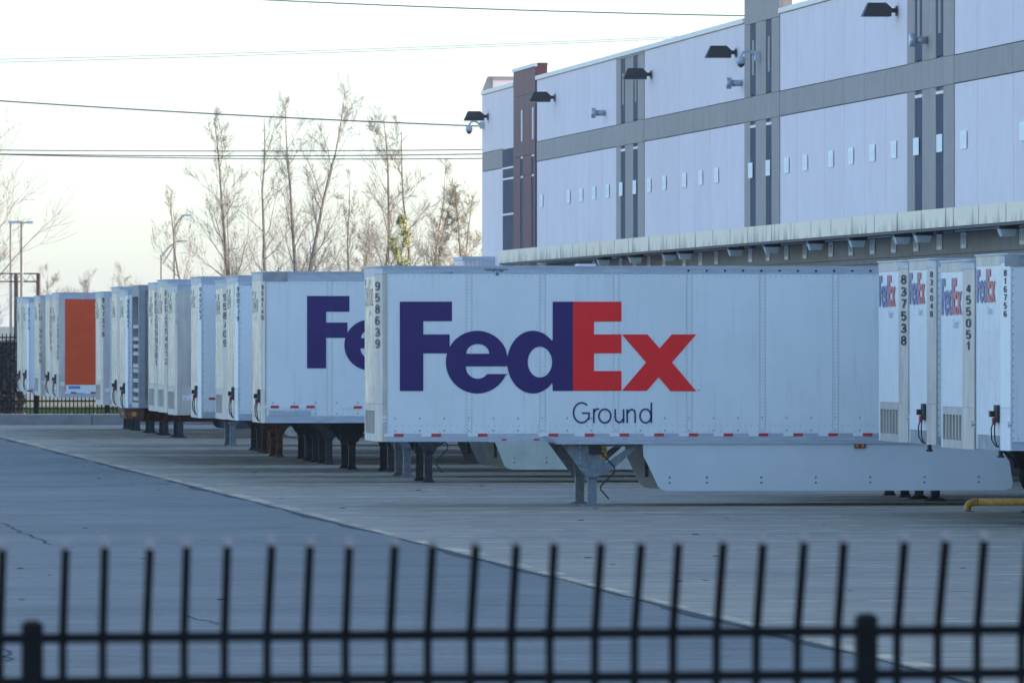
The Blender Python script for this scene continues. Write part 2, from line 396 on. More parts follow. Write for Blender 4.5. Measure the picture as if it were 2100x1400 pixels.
# ------------------------------------------------------------------ side logo outlines (units: metres, origin at foot of F)
U = 1/(2.5*120.7)
def cv(p): return ((p[0]-298)*U, (755-p[1])*U)
def el(cx, cy, rx, ry, a0, a1, n=28):   # y down
    return [(cx + rx*math.cos(R(a0+(a1-a0)*i/n)), cy - ry*math.sin(R(a0+(a1-a0)*i/n))) for i in range(n+1)]
F_o = [(298,297),(567,297),(567,397),(419,397),(419,465),(555,465),(555,562),(419,562),(419,755),(298,755)]
e_o = [(857,668)] + el(697,607,162,161,-25,-335,44)[0:] + [(859,600),(859,629),(638,629)] + el(700,629,62,63,180,322,16) + [(752,668)]
e_h = el(700,564,59,50,0,180,20)
d_o = [(1087,297),(1192,297),(1192,755),(1087,755),(1087,727)] + el(985,607,133,161,-42,-318,40) + [(1087,487)]
d_h = el(1021,607,63,79,0,360,32)[:-1]
E_o = [(1192,297),(1443,297),(1443,399),(1301,399),(1301,465),(1443,465),(1443,562),(1301,562),(1301,653),(1443,653),(1443,755),(1192,755)]
x_o = [(1445,465),(1578,465),(1641,536),(1704,465),(1831,465),(1705,609),(1831,757),(1698,757),(1636,685),(1574,755),(1445,755),(1571,609)]
def filled(loops):
    """2D curve with holes -> (verts, faces)"""
    cu = bpy.data.curves.new('outline', 'CURVE'); cu.dimensions = '2D'; cu.fill_mode = 'BOTH'
    for lp in loops:
        sp = cu.splines.new('POLY'); sp.points.add(len(lp)-1); sp.use_cyclic_u = True
        for i, p in enumerate(lp):
            a = cv(p); sp.points[i].co = (a[0], a[1], 0, 1)
    ob = bpy.data.objects.new('outline', cu); C.objects.link(ob)
    me = bpy.data.meshes.new_from_object(ob.evaluated_get(bpy.context.evaluated_depsgraph_get()))
    r_ = ([tuple(v.co) for v in me.vertices], [tuple(p.vertices) for p in me.polygons])
    bpy.data.objects.remove(ob); bpy.data.curves.remove(cu); bpy.data.meshes.remove(me)
    return r_
LOGO = {'purple': [filled([F_o]), filled([e_o, e_h]), filled([d_o, d_h])], 'red': [filled([E_o]), filled([x_o])]}
GROUND_ST = [
  el(1237,867,42,51,48,322,26) + [(1275,898),(1275,869),(1240,869)],
  [(1300,920),(1300,846)], [(1300,872),(1304,858),(1313,849),(1327,848)],
  el(1357,884,31,35,0,360,24),
  [(1411,849),(1411,893),(1416,909),(1430,918),(1443,913),(1453,898)], [(1454,849),(1454,920)],
  [(1473,920),(1473,849)], [(1473,872),(1483,856),(1497,850),(1510,856),(1514,870),(1514,920)],
  el(1568,884,29,35,0,360,24), [(1598,815),(1598,920)],
]
def logo(parent, P, sc, mp_, mr_, with_ground=True, gsc=1., gmat=None, name='lettering', off=Vector((0,-.0007,0))):
    """P maps (u,v) metres -> local 3D"""
    for key, mt in (('purple', mp_), ('red', mr_)):
        m = MB()
        for q_, (vs, fs) in enumerate(LOGO[key]): m.add([tuple(Vector(P((v[0]*sc, v[1]*sc))) + off*q_) for v in vs], fs)
        m.build('logo_letters', mt, parent)
    if with_ground:
        m = MB()
        for pl in GROUND_ST: stroke(m, [tuple(c*sc for c in cv(p)) for p in pl], 9.0*U*sc, P)
        m.build(name, gmat or M['navy'], parent)

# ------------------------------------------------------------------ trailers
W = 2.59
DOCK_X = 29.0
def zpx(py, s): return EYE + (HZ - py)/(120.7*s)
MESH = {}
def shared(key, fn, m, parent, name, smooth=False):
    if key not in MESH:
        b = MB(); fn(b); me = bpy.data.meshes.new(name); me.from_pydata(b.v, [], b.f); me.update(); me.materials.append(m)
        if smooth:
            for p in me.polygons: p.use_smooth = True
        MESH[key] = me
    return link(name, MESH[key], parent)
def rivet(m, x, y, z, r=.008, d=.005):
    m.add([(x-r,y,z-r),(x+r,y,z-r),(x+r,y,z+r),(x-r,y,z+r),(x,y-d,z)], [(0,1,4),(1,2,4),(2,3,4),(3,0,4)])

def gear(root, zb, x, style, mt, brace=True, crank=False, fl=.12):
    """landing gear: two legs, gussets, crank"""
    for yy, nm in ((.32, 0), (W-.46, 1)):
        leg = MB().box(x-.095, x+.095, yy, yy+.14, .56, zb+.02).build('landing_leg', mt, root)
        bev(leg, .012)
        MB().box(x-.075, x+.075, yy+.012, yy+.128, .03, .60).build('inner_tube', mt, leg)
        if style == 'pad': MB().prism([(x-.17,0.012),(x+.17,0.012),(x+.17,.03),(x+.09,.05),(x-.09,.05),(x-.17,.03)], 'y', yy-.06, yy+.2).build('foot', M['galv'] if mt is M['galv'] else mt, leg)
        else: MB().add([(x-fl,yy-.05,.012),(x+fl,yy-.05,.012),(x+fl,yy+.19,.012),(x-fl,yy+.19,.012),(x-.08,yy+.01,.08),(x+.08,yy+.01,.08),(x+.08,yy+.13,.08),(x-.08,yy+.13,.08)],
                       [(3,2,1,0),(4,5,6,7),(0,1,5,4),(1,2,6,5),(2,3,7,6),(3,0,4,7)]).build('foot', mt, leg)
    t = zb - .02
    for yy in (.26, W-.32):
        if style == 'pad':     # big plate with a window and a diagonal, near-trapezoid
            MB().prism([(x-.56,t),(x-.02,t),(x-.0,t),(x+.22,t),(x+.22,t-.50),(x+.03,.50),(x-.12,.50)], 'y', yy-.012, yy+.012).build('gusset_plate', mt, root)
            MB().prism([(x+.22,t),(x+.86,t),(x+.80,t-.07),(x+.22,t-.07)], 'y', yy-.012, yy+.012).build('gusset_strap', mt, root)
            MB().prism([(x+.86,t),(x+.66,t-.06),(x+.21,t-.36),(x+.03,.50),(x+.10,.52),(x+.34,t-.46)], 'y', yy-.02, yy+.02).build('diagonal_brace', mt, root)
        elif brace:
            MB().prism([(x-.42,t),(x+.42,t),(x+.12,.62),(x-.12,.62)], 'y', yy-.01, yy+.01).build('gusset_plate', mt, root)
            MB().tube([(x+.06,yy,.66),(x+.85,yy+.1,t)], .03, 4).build('diagonal_brace', mt, root)
            MB().tube([(x-.06,yy,.66),(x-.62,yy+.1,t)], .03, 4).build('diagonal_brace', mt, root)
    MB().box(x-.03, x+.03, .4, W-.4, .72, .78).build('cross_shaft', mt, root)
    g = MB().box(x-.07, x+.13, .17, .25, t-.20, t-.06).build('gearbox', M['black'], root)
    if crank: MB().tube([(x+.06,.15,t-.12),(x+.10,.13,t-.15),(x+.36,.13,t-.42),(x+.36,.13,t-.50),(x+.12,.13,t-.74),(x+.12,.13,t-.80),(x+.26,.11,t-.96)], .014, 5).build('crank_handle', M['black'], root)

def wheels(root, x, zb):
    """one axle with dual tyres each side"""
    for yy in (.05, .36, W-.63, W-.32):
        ty = shared('tyre', lambda b: b.tube([(0,0,0),(0,.03,0),(0,.24,0),(0,.27,0)], [.46,.505,.505,.46], 20), M['tyre'], root, 'tyre', True)
        ty.location = (x, yy, .517)
        rm = shared('rim', lambda b: b.tube([(0,-.005,0),(0,.02,0),(0,.06,0)], [.28,.26,.10], 14), M['alu'], ty, 'rim')
    MB().cyl((x, .1, .517), .07, W-.2, 'y', 8).build('axle', M['black'], root)

def trailer(num, xc, s, ytop, ybot, front='steel', vent=False, side='white', pw=.2, numx=None, ny=(600,680), logo_side=False,
            skirt=None, gearm='dark', gearx=3.7, gstyle='cone', L_=None, dig='digit', sw=.15, wf=.5, seams=False, toprail=.13,
            taped=(), flogo=None, label='', hoses=False, panels=True, numside=True, pmat='alu', zf=0., rivets=1, cy=.4, cx=.05, rz=0., crank=False):
    zc = F/120.7/s
    p = at(xc, HZ, zc)
    root = empty('semi_trailer', (p.x, p.y, 0), R(rz)); pw = max(pw, cx+.02); kd = (xc+820)/F
    tag(root, label, 'trailer', 'white semi trailers parked nose out along the dock')
    zt, zb = zpx(ytop, s), zpx(ybot, s); sw = min(.19, sw*1.12)
    L = (DOCK_X - p.x) if L_ is None else L_
    trailer.info = (zt, zb, L)
    sm = {'white': M['white'], 'worn': M['white_b'], 'orange': M['orange'], 'grey': M['cont_grey']}[side]
    body = M['white'] if side != 'grey' else M['cont_grey']
    nz = zb + .64                     # height of the lower nose line
    # core
    box('box_body', body, root, .10, L, .05, W-.012, zb+.06, zt-.03)
    box('rear_frame', M['alu'], root, L+.002, L+.08, .0, W, zb, zt-.01)
    # roof sheet with slight overhang
    rf = MB().prism([(-.03,.06),(.05,-.02),(L+.08,-.015),(L+.08,W+.015),(.05,W+.02),(-.03,W-.06)], 'z', zt-.018, zt+.006).build('roof', M['rail'], root)
    # rails
    tr = MB().prism([(-.0,zt-toprail),(.018,zt-toprail),(.018,zt-.02),(-.0,zt-.02)], 'x', pw+.002, L).build('top_rail', M['rail'], root)
    MB().box(pw+.004, L, -.008, -.0005, zt-.045, zt-.02).build('rail_lip', M['rail'], tr)
    br = MB().prism([(-.012,zb),(.03,zb),(.03,zb+.135),(-.0,zb+.135),(-.0,zb+.04),(-.012,zb+.035)], 'x', pw+.002, L).build('bottom_rail', M['rail'], root)
    MB().box(.3, L-.2, W-.03, W, zb, zb+.15).build('bottom_rail', M['rail'], root)
    # floor crossmembers
    cm = MB()
    xx = .6
    while xx < L-.3:
        cm.box(xx, xx+.05, .06, W-.06, zb-.0, zb+.055); xx += .61
    cm.build('floor_crossmembers', M['gear_dark'], root)['kind'] = 'stuff'
    # side skin in panels with recessed gaps
    step = 1.26; x0 = pw + .004 ; k = 0
    low = zb + .137; hi = zt - toprail - .002
    first = 1.40 if num == '958639' else 1.26
    while x0 < L - .05:
        x1 = min(x0 + (first if k == 0 else step), L)
        if L - x1 < .3: x1 = L
        MB().box(x0+(.0535 if k else .002), x1-(.0535 if x1 < L else .002), .004, .03, low, hi).build('side_panel', sm, root)
        if x1 < L:
            st = MB().box(x1-.050, x1+.050, .0015, .03, low, hi).build('seam_strip', sm, root)
        x0 = x1; k += 1
    # rivets
    if rivets:
        rv = MB(); gx = .075 if rivets > 1 else .2; x0 = pw+.03
        z = low+.05
        while z < hi: rivet(rv, pw+.022, .003, z, .007 if rivets > 1 else .011); z += .062 if rivets > 1 else .12
        if rivets > 1:
            kk = pw + .004 + first
            while kk < min(L, 12):
                z = low + .03
                while z < hi:
                    rivet(rv, kk-.035, .0, z, .0075, .006); rivet(rv, kk+.035, .0, z, .0075, .006); z += .062
                kk += step
            x = pw+.06
            while x < min(L, 11.5):
                rivet(rv, x, .003, hi-.04, .008); rivet(rv, x, .003, low+.13, .008)
                if int(x/.105) % 2: rivet(rv, x, .003, low+.03, .008)
                rivet(rv, x+.03, -.001, zb+.085, .010); 
                x += .105
            x = pw+.14
            while x < min(L, 11.5):
                rivet(rv, x, .003, low+.26, .017, .010); rivet(rv, x, .003, low+.05, .017, .010); x += .42
        else:
            x = pw+.1
            while x < min(L, 3.0):
                rivet(rv, x, .003, hi-.04, .01); rivet(rv, x, .003, low+.04, .011); x += .14
        ro = rv.build('rivets', M['rail'], root); ro['kind'] = 'stuff'
    # nose corner: rounded aluminium profile with number
    r_ = .07; pm = M[pmat]
    def prof(o_, rr=r_):
        return [(.045, cy+.01), (o_, cy+.01), (o_, cy), (cx+o_, o_), (pw, o_), (pw, .035), (cx+.03, .05)]
    yf_ = cy + .012
    MB().prism(prof(.0), 'z', nz+.004, zt-.14).build('nose_corner', pm, root)
    MB().prism([(0, W-.205), (0, W-.05), (.015, W-.015), (.05, W), (pw+.02, W), (pw+.02, W-.04), (.06, W-.205)], 'z', zb, zt-.02).build('nose_corner', M['front_white'] if front == 'white' else pm, root)
    # top front cap
    MB().prism(prof(-.004), 'z', zt-.136, zt-.02).build('corner_cap', M['rail'], root)
    MB().box(-.006, .05, yf_, W-.05, zt-.17, zt-.02).build('front_top_rail', M['alu'] if front == 'white' else M['rail'], root)
    # lower corner
    MB().prism(prof(-.003), 'z', zb, nz).build('lower_corner', M['alu'] if vent else (M['white_b'] if pmat != 'alu' else pm), root)
    # front wall
    fz0, fz1 = nz, zt-.172
    if not vent: fz0 = zb + .22
    if front == 'steel':
        m = MB(); nseg = 44; ys = [yf_ + (W-.21-yf_)*i/nseg for i in range(nseg+1)]
        vs = []; 
        for i, yy in enumerate(ys):
            xx = -.0 - (.014 if (i % 4) in (1,2) else 0)
            vs += [(xx, yy, fz0), (xx, yy, fz1)]
        m.add(vs, [(2*i, 2*i+2, 2*i+3, 2*i+1) for i in range(nseg)])
        m.build('front_wall', M['steel'], root)
        box('front_wall_backing', M['alu_dark'], root, .02, .09, yf_, W-.21, fz0, fz1)
    else:
        npn = 4; wd = (W-.21-yf_)/npn
        for i in range(npn):
            box('front_panel', M['front_white'], root, 0, .05, yf_+i*wd+.004, yf_+(i+1)*wd-.004, fz0, fz1)
        m = MB()
        for i in range(npn+1):
            z = fz0+.05
            while z < fz1:
                yy = yf_+i*wd; rr = .008
                for q in ((yy+.05), (yy-.05)):
                    if yf_+.01 < q < W-.22: m.add([(0,q-rr,z-rr),(0,q+rr,z-rr),(0,q+rr,z+rr),(0,q-rr,z+rr),(-.005,q,z)], [(0,4,1),(1,4,2),(2,4,3),(3,4,0)])
                z += .17
        m.build('front_rivets', M['front_white'], root)['kind'] = 'stuff'
    # lower nose
    if vent:
        fr = MB().box(-.006, .05, yf_, W-.207, nz-.12, nz-.004).box(-.006, .05, yf_, W-.207, zb, zb+.13).build('vent_frame', M['alu'], root)
        box('vent_recess', M['recess'], root, .06, .09, yf_, W-.207, zb+.13, nz-.12)
        nb = 6
        for i in range(nb+1):
            yy = yf_+.05 + (W-.25-yf_)*i/nb
            MB().box(-.002, .048, yy-.04, yy+.04, zb+.132, nz-.122).build('vent_bar', M['alu'], root)
    else:
        box('kick_plate', M['alu_dark'] if front != 'steel' else M['alu'], root, -.012, .06, yf_, W-.207, zb-.0, zb+.218)
    if hoses:
        yy = yf_ + .10; hs = random.Random(int(xc)); zz = zb + hs.uniform(-.02,.05)
        hb = box('air_coupler_box', M['gear_dark'], root, -.05, -.015, yy-.06, yy+.22, zz+.40, zz+.66)
        MB().box(-.11, -.05, yy+.16, yy+.30, zz+.48, zz+.57).build('coupler', M['black'], hb)
        MB().box(-.095, -.05, yy+.02, yy+.12, zz+.36, zz+.47).build('coupler', M['hose_red'], hb)
        for dx, dy in ((0,.02),(-.025,.16)):
            MB().tube([(-.05,yy+dy,zz+.46),(-.07+dx,yy+dy,zz+.30),(-.06+dx,yy+dy+.02,zz+.14),(-.04,yy+dy-.05,zz+.05),(.0,yy+dy-.08,zz+.03)], .012, 5).build('air_hose', M['black'], root)
    # number
    def P(q):
        if q[0] >= cx: return (q[0], -.0075, q[1])
        # same place on the slanted corner
        best = None; pl = [(cx,0.),(0,cy),(0,cy+.6)]
        for (xa,ya),(xb,yb) in zip(pl, pl[1:]):
            fa, fb = xa-kd*ya, xb-kd*yb
            if fb <= q[0] <= fa:
                t = (fa-q[0])/(fa-fb); return (xa+(xb-xa)*t-.005, ya+(yb-ya)*t-.003, q[1])
        return (q[0], -.0075, q[1])
    if numside and num:
        m = MB(); nx = (numx - xc)/(120.7*s)
        ztop, zlow = zpx(ny[0], s), zpx(ny[1], s)
        write_vertical(m, num, nx, ztop, (ztop-zlow)/(len(num)-.2), P, wf, sw)
        m.build('number_lettering', M[dig], root)
    # barcode sticker on corner
    if pw > .1 and front != 'cont':
        stx = MB().box(pw*.42, pw*.95, -.006, -.0035, zb+.34, zb+.44).build('sticker', M['sticker'], root)
        m = MB()
        for i in range(3): m.box(pw*.5+i*.02, pw*.5+i*.02+.012, -.0075, -.006, zb+.37, zb+.385)
        m.build('sticker_print', M['digit'], stx)
    # reflective tape
    for (px, py_) in taped:
        x = (px - xc)/(120.7*s); z = zpx(py_, s)
        yq = -.0035 if py_ < 880 or s < .95 else -.004
        MB().box(x-.0825, x+.0825, yq-.004, yq, z-.025, z+.025).build('red_tape', M['red'], root)
        MB().box(x-.252, x-.0835, yq-.004, yq, z-.025, z+.025).build('white_tape', M['tape_white'], root)
    # landing gear, skirt, wheels
    gear(root, zb, gearx, gstyle, {'dark': M['gear_dark'], 'galv': M['galv'], 'rust': M['rust'], 'black': M['black']}[gearm], crank=crank, fl=random.choice((.11,.12,.15,.2)))
    if skirt:
        a = skirt[1]; e = min(10.92, L-4); zs = .27
        prof_ = [(a,zb-.004),(a+.012,zb-.25),(a+.20,zs+.22),(a+.26,zs+.08),(a+.33,zs+.02),(a+.42,zs),(e-.12,zs),(e-.02,zs+.05),(e,zs+.14),(e-.06,zb-.35),(e-.3,zb-.004)]
        for yy in (.02, W-.045):
            sk = MB().prism(prof_, 'y', yy, yy+.02).build('side_skirt', M[skirt[0]], root)
        m = MB(); x = a+.44
        for x in [a+.46, a+1.1] + [a+1.1+.94*i for i in range(1, 9)]:
            if x < e-.1:
                for dz in (.14, .23): rivet(m, x, .019, zs+dz, .017, .012)
        m.build('skirt_bolts', M['galv'], root)['kind'] = 'stuff'
        box('skirt_brace', M['black'], root, a+.10, a+.16, .5, .56, .5, zb)
    if L > 12:
        wheels(root, L-4.9+1.0 if num == '958639' else L-3.4, zb); wheels(root, L-2.2, zb)
        box('bogie_frame', M['black'], root, L-4.6, L-1.2, .75, .9, .62, zb); box('bogie_frame', M['black'], root, L-4.6, L-1.2, W-.9, W-.75, .62, zb)
    elif L > 5:
        wheels(root, L-1.6, zb)
        box('bogie_frame', M['black'], root, L-2.4, L-.8, .75, .9, .5, zb); box('bogie_frame', M['black'], root, L-2.4, L-.8, W-.9, W-.75, .5, zb)
    # logo on the front wall: u to the right when looking at it from the front (-y direction of growth)
    if flogo:
        kind, sc, zl, yr = flogo; yr = W - .13 - sc*5.08
        mp_, mr_ = {'faded': (M['logo_purple_faded'], M['logo_red_faded']), 'green': (M['ghost_grey'], M['ghost_green']), 'orange': (M['ghost_grey'], M['ghost_orange'])}[kind]
        xo = -.012 if front == 'white' else -.019
        logo(root, lambda q: (xo, yr + sc*5.08 - q[0], zl + q[1]), sc, mp_, mr_, off=Vector((-.0007,0,0)), with_ground=True, gmat=M['digit_grey'] if kind == 'faded' else mp_)
    return root

tapes = [(818,892),(895,892),(991,892),(1137,892),(1212,892),(1284,892),(1356,892),(1428,892),(1500,892),(1573,892),(1645,892),(1718,892),(1790,892)]
main = trailer('958639', 776, 1.0, 545.5, 905.5, vent=True, pw=0.145, numx=774.5, ny=(577,714), skirt=('skirt_white', 4.53), gearm='galv', gearx=3.70, gstyle='pad',
    taped=tapes, flogo=('orange', .30, 3.43, .45), rivets=2, wf=.56, sw=0.2,
    cy=0.6, cx=0.07, crank=True, label='nearest full length white trailer numbered 958639 with big purple and red lettering on its side')
logo(main, lambda q: (.365 + q[0], -.0042, EYE + (HZ-801.5)/120.7 + q[1]), 1.0, M['purple'], M['logo_red'])
# registered mark
m = MB(); stroke(m, [((q[0]), q[1]) for q in arc(5.49, EYE+(HZ-800)/120.7, .012, .012, 0, 360, 10)], .006, lambda q: (q[0], -.0045, q[1])); m.build('mark', M['logo_red'], main)
zt, zb, L = trailer.info
# torn skin near the roof, scraped rail, amber lamp, lower rail step, roof vent, hatch rail with bolts
def blotch(parent, cx, cz, w_, h_, mt, n=22, y=-.006, seed=1):
    rn = random.Random(seed); m = MB(); top, bot = [], []
    for i in range(n+1):
        u = i/n; e_ = math.sin(math.pi*u)**.5
        top.append((cx - w_/2 + w_*u, cz + h_*.5*e_*rn.uniform(.4,1)))
        bot.append((cx - w_/2 + w_*u, cz - h_*.5*e_*rn.uniform(.1,1)))
    for i in range(n):
        a, b_, c_, d_ = bot[i], bot[i+1], top[i+1], top[i]
        m.add([(a[0],y,a[1]),(b_[0],y,b_[1]),(c_[0],y,c_[1]),(d_[0],y,d_[1])], [(0,1,2,3)])
    return m.build('torn_patch', mt, parent)
def lx(px): return (px-776)/120.7
def lz(py): return EYE + (HZ-py)/120.7
blotch(main, lx(1019), lz(553), .42, .10, M['damage'], seed=3, y=-.004)
blotch(main, lx(1021), lz(562), .07, .10, M['damage'], n=8, seed=4, y=-.005)
blotch(main, lx(1000), lz(551), .10, .05, M['damage'], n=8, seed=8, y=-.0055)
blotch(main, lx(917), lz(559), .25, .035, M['alu_dark'], seed=5, y=-.003)
blotch(main, lx(926), lz(559), .06, .05, M['damage'], n=8, seed=9, y=-.0036)
MB().box(lx(1003), lx(1136), -.03, -.0125, zb-.01, zb+.085).build('patch_rail', M['rail'], main)
MB().box(lx(1030), lx(1040), -.034, -.0305, zb+.02, zb+.05).build('red_tape', M['red'], main)
MB().box(lx(1096), lx(1108), -.034, -.0305, zb+.02, zb+.05).build('red_tape', M['red'], main)
MB().prism([(lx(1112),zb+.08),(lx(1122),zb+.10),(lx(1135),zb+.03),(lx(1146),zb-.03),(lx(1128),zb-.02)], 'y', -.045, -.005).build('bent_rail_end', M['alu_dark'], main)
MB().box(lx(1140), L, -.016, -.0005+.02, zb-.045, zb-.002).build('lower_rail', M['rail'], main)
MB().box(lx(1385), lx(1800), -.014, -.0085, zt-.06, zt-.022).build('drip_rail', M['rail'], main)
m = MB()
x = lx(1417)
while x < L: m.cyl((x,-.022,zt-.075), .02, .02, 'y', 8); x += .314
m.build('rail_bolts', M['black'], main)['kind'] = 'stuff'
lamp = MB().box(lx(1762), lx(1786), -.03, .0, zb-.12, zb-.045).build('marker_lamp', M['gear_dark'], main); bev(lamp, .02)
MB().cyl((lx(1768),-.045,zb-.08), .03, .02, 'y', 12).build('amber_lens', M['amber'], lamp); MB().cyl((lx(1779),-.045,zb-.08), .03, .02, 'y', 12).build('amber_lens', M['amber'], lamp)
MB().box(lx(1200), lx(1236), .7, 1.3, zt+.006, zt+.045).build('roof_vent', M['white'], main)
MB().box(3.70+.12, 3.70+.24, .238, .246, zb-.30, zb-.08).build('yellow_sticker', M['yellow'], main)
m = MB()
for i in range(3): m.box(3.70+.135, 3.70+.225, .236, .238, zb-.27+i*.06, zb-.255+i*.06)
m.build('sticker_print', M['digit'], main)
m = MB()
for bx in (-.5,-.36,-.22,-.06,.14,.36,.6): rivet(m, 3.70+bx, .247, zb-.05, .013, .01)
for i in range(5): rivet(m, 3.70-.22, .247, zb-.10-i*.09, .013, .01)
m.build('gusset_bolts', M['galv_light'], main)['kind'] = 'stuff'

t_ = trailer('954140', 538, .861, 557, 867, pw=0.07, numx=538.5, ny=(584,656), skirt=('skirt_tan', 4.55), toprail=.19, gearm='dark', gearx=3.33,
    taped=[(563.5,834),(604,834),(637,834),(734.5,835)], flogo=('green', .28, 3.38, .5), hoses=True, rivets=2, wf=.48, sw=.15,
    cy=0.4, cx=0.05, crank=True, label='white trailer numbered 954140 whose side shows part of purple lettering behind the nearest trailer')
logo(t_, lambda q: ((630-538)/103.9 + q[0]*.94, -.0042, EYE + (HZ-755)/103.9 + q[1]*.94), 1.0, M['purple'], M['logo_red'], with_ground=True)
s9 = .861
MB().box(.13, (638-538)/103.9, -.0075, -.0005, zpx(867,s9)+.138, zpx(867,s9)+.25).build('lower_plate', M['rail'], t_)
MB().box(.004, .50, -.012, -.008, zpx(557,s9)-.19, zpx(557,s9)-.02).build('corner_plate', M['alu_dark'], t_)

trailer('900179', 484, .831, 565, 862, pw=.03, pmat='white', numx=488, ny=(588,658), side='white', skirt=('skirt_grey', 4.7), hoses=True, flogo=('green', .26, 3.48, .5), gearx=3.55, rivets=1, toprail=.2,
    wf=.5, sw=.13, gearm='galv', cy=0.35, cx=0.04, label='trailer numbered 900179 with grey corner cap and a red coupler, left of 954140')
trailer('958709', 460, .80, 575, 860, vent=True, pw=0.08, numx=461.5, ny=(602,711), flogo=('orange', .28, 3.38, .5), gearx=3.6, rivets=1, wf=.54, sw=.17,
    gearm='dark', cy=0.5, cx=0.05, label='trailer numbered 958709 with vertical nose vents squeezed between 949293 and 900179')
trailer('949293', 409, .785, 567, 857, pw=.05, pmat='white', numx=411, ny=(589,655), hoses=True, taped=[(436,817)], flogo=('green', .25, 3.53, .5), gearx=3.35, rivets=1, toprail=.18,
    gearm='dark', cy=0.5, cx=0.04, label='white trailer numbered 949293 with hoses on its nose and a small red tape')
trailer('955076', 360, .755, 583, 851, pw=0.38, numx=362.5, ny=(601,664), vent=True, dig='digit_grey', flogo=('green', .30, 3.43, .45), gearx=3.5, sw=.11,
    cy=0.3, cx=0.04, label='trailer numbered 955076 in faded grey digits, standing before taller 554912')
trailer('FEDZ554912', 339, .741, 573, 846, pw=0.2, numx=341.5, ny=(596,747), vent=True, flogo=('orange', .30, 3.43, .5), gearx=3.5, sw=.15, toprail=.16,
    cy=0.5, label='tall trailer with black vertical marking ending 554912 above a lower faded trailer')
trailer('FEDZ559281', 319, .727, 579, 843, pw=0.16, numx=320.5, ny=(600,750), vent=True, flogo=('orange', .30, 3.38, .5), gearx=3.6, sw=.13,
    cy=0.4, label='trailer with thin vertical marking ending 559281 beside the grey slatted container')
trailer('950641', 259, .69, 594, 839, pw=.05, pmat='white', numx=262.5, ny=(614,673), hoses=True, flogo=('green', .28, 3.38, .5), gearx=3.6, gearm='rust',
    cy=0.4, cx=0.04, label='small looking trailer numbered 950641 on rusty legs, left of the grey container')
trailer('', 242, .675, 588, 833, pw=.10, numside=False, hoses=True, flogo=('green', .28, 3.38, .5), gearx=3.6, gearm='dark',
    label='unnumbered trailer nose showing only shiny steel between 957328 and 950641')
trailer('957328', 208, .645, 598, 830, pw=0.22, numx=211.5, ny=(610,691), vent=True, flogo=('orange', .28, 3.38, .5), gearx=3.5, skirt=('skirt_tan', 4.6),
    sw=.16, gearm='galv', label='trailer numbered 957328 directly right of the orange sided trailer')
to = trailer('TA207906', 117, .597, 600, 815, side='orange', pw=0.22, numx=119, ny=(651,737), flogo=('orange', .30, 3.28, .5), hoses=True, gearx=3.55, toprail=.18, skirt=('skirt_dark', 4.4),
    taped=[(151,805),(192,805)], sw=.12, cy=0.3, label='trailer with a bright orange side above a white lower strip')
so_ = 72.06
MB().box(.245, 12, -.0065, -.0005, zpx(815,.597)+.137, zpx(789,.597)).build('lower_plate', M['white'], to)
MB().box(.33, .66, -.0085, -.0067, zpx(797,.597), zpx(791,.597)).build('blue_sticker', M['blue'], to)
trailer('101672', 103, .583, 604, 812, pw=.10, numx=103.5, ny=(632,722), hoses=True, dig='digit_red', gearx=3.4, sw=.15,
    label='narrow trailer nose with red vertical digits just left of the orange trailer')
trailer('FEDZ554766', 80, .57, 606, 811, pw=.22, numx=83, ny=(622,744), vent=True, flogo=('orange', .28, 3.38, .5), gearx=3.4, sw=.15,
    label='trailer with black vertical marking ending 554766, second number from the left')
trailer('902810', 56, .556, 612, 806, pw=.03, pmat='white', numx=59, ny=(631,676), hoses=True, flogo=('green', .28, 3.38, .5), gearx=3.4, sw=.12, taped=[(61,801)],
    cy=0.3, label='leftmost legible trailer numbered 902810 with a small red tape low on its side')
trailer('957254', 43.5, .546, 609, 802, pw=.08, numx=45.5, ny=(628,675), dig='digit_grey', hoses=True, flogo=('green', .28, 3.38, .5), gearx=3.4, sw=.10,
    label='farthest trailer at the left end with faint grey digits')

# right-hand short trailers
pup = dict(front='white', L_=8.2, gearx=2.5)
trailer('837538', 1852, 1.052, 534, 907, vent=True, pw=0.12, numx=1853.5, ny=(563,708), flogo=('faded', .335, 3.39, .42), wf=.60, sw=0.21, gstyle='cone',
    cy=0.45, cx=0.085, label='short white trailer numbered 837538 overlapping the right part of the nearest long trailer', **pup)
trailer('834048', 1912, 1.078, 530, 912, pw=0.08, numx=1910, ny=(556,650), flogo=('faded', .33, 3.42, .5), hoses=True, wf=.52, sw=.16,
    cy=0.6, cx=0.06, rz=-0.9, label='short white trailer numbered 834048 with dangling air hoses', **pup)
trailer('455051', 1985, 1.1056, 533, 921, vent=True, pw=0.12, numx=1986.5, ny=(582,719), flogo=('faded', .375, 3.24, .30), wf=.58, sw=0.2,
    cy=0.5, cx=0.1, label='short white trailer numbered 455051 with large faded front lettering and nose vents', **pup)
tp = trailer('816756', 2060, 1.135, 520, 924, pw=0.11, pmat='front_white', numx=2062, ny=(553,650), flogo=('faded', .33, 3.42, .5), hoses=True, wf=.52, sw=.16,
    cy=0.35, cx=0.09, label='rightmost short white trailer numbered 816756 with dark corner plate and pink residue on its front', **pup)
z8 = zpx(520,1.135)
MB().box(.0, .30, -.012, -.008, z8-.19, z8-.02).build('corner_plate', M['alu_dark'], tp)
rn = random.Random(5); m = MB()
yy = .45
while yy < 2.2:
    d = rn.uniform(.03, .10); h = rn.uniform(.7, 1.35)
    m.box(-.0025, -.0003, yy, yy+d, 3.05-h, 3.05-rn.uniform(0,.1)); yy += d + rn.uniform(.04,.12)
m.build('pink_residue', M['ghost_pink'], tp)
m = MB()
for tr_, x_ in ():
    pass
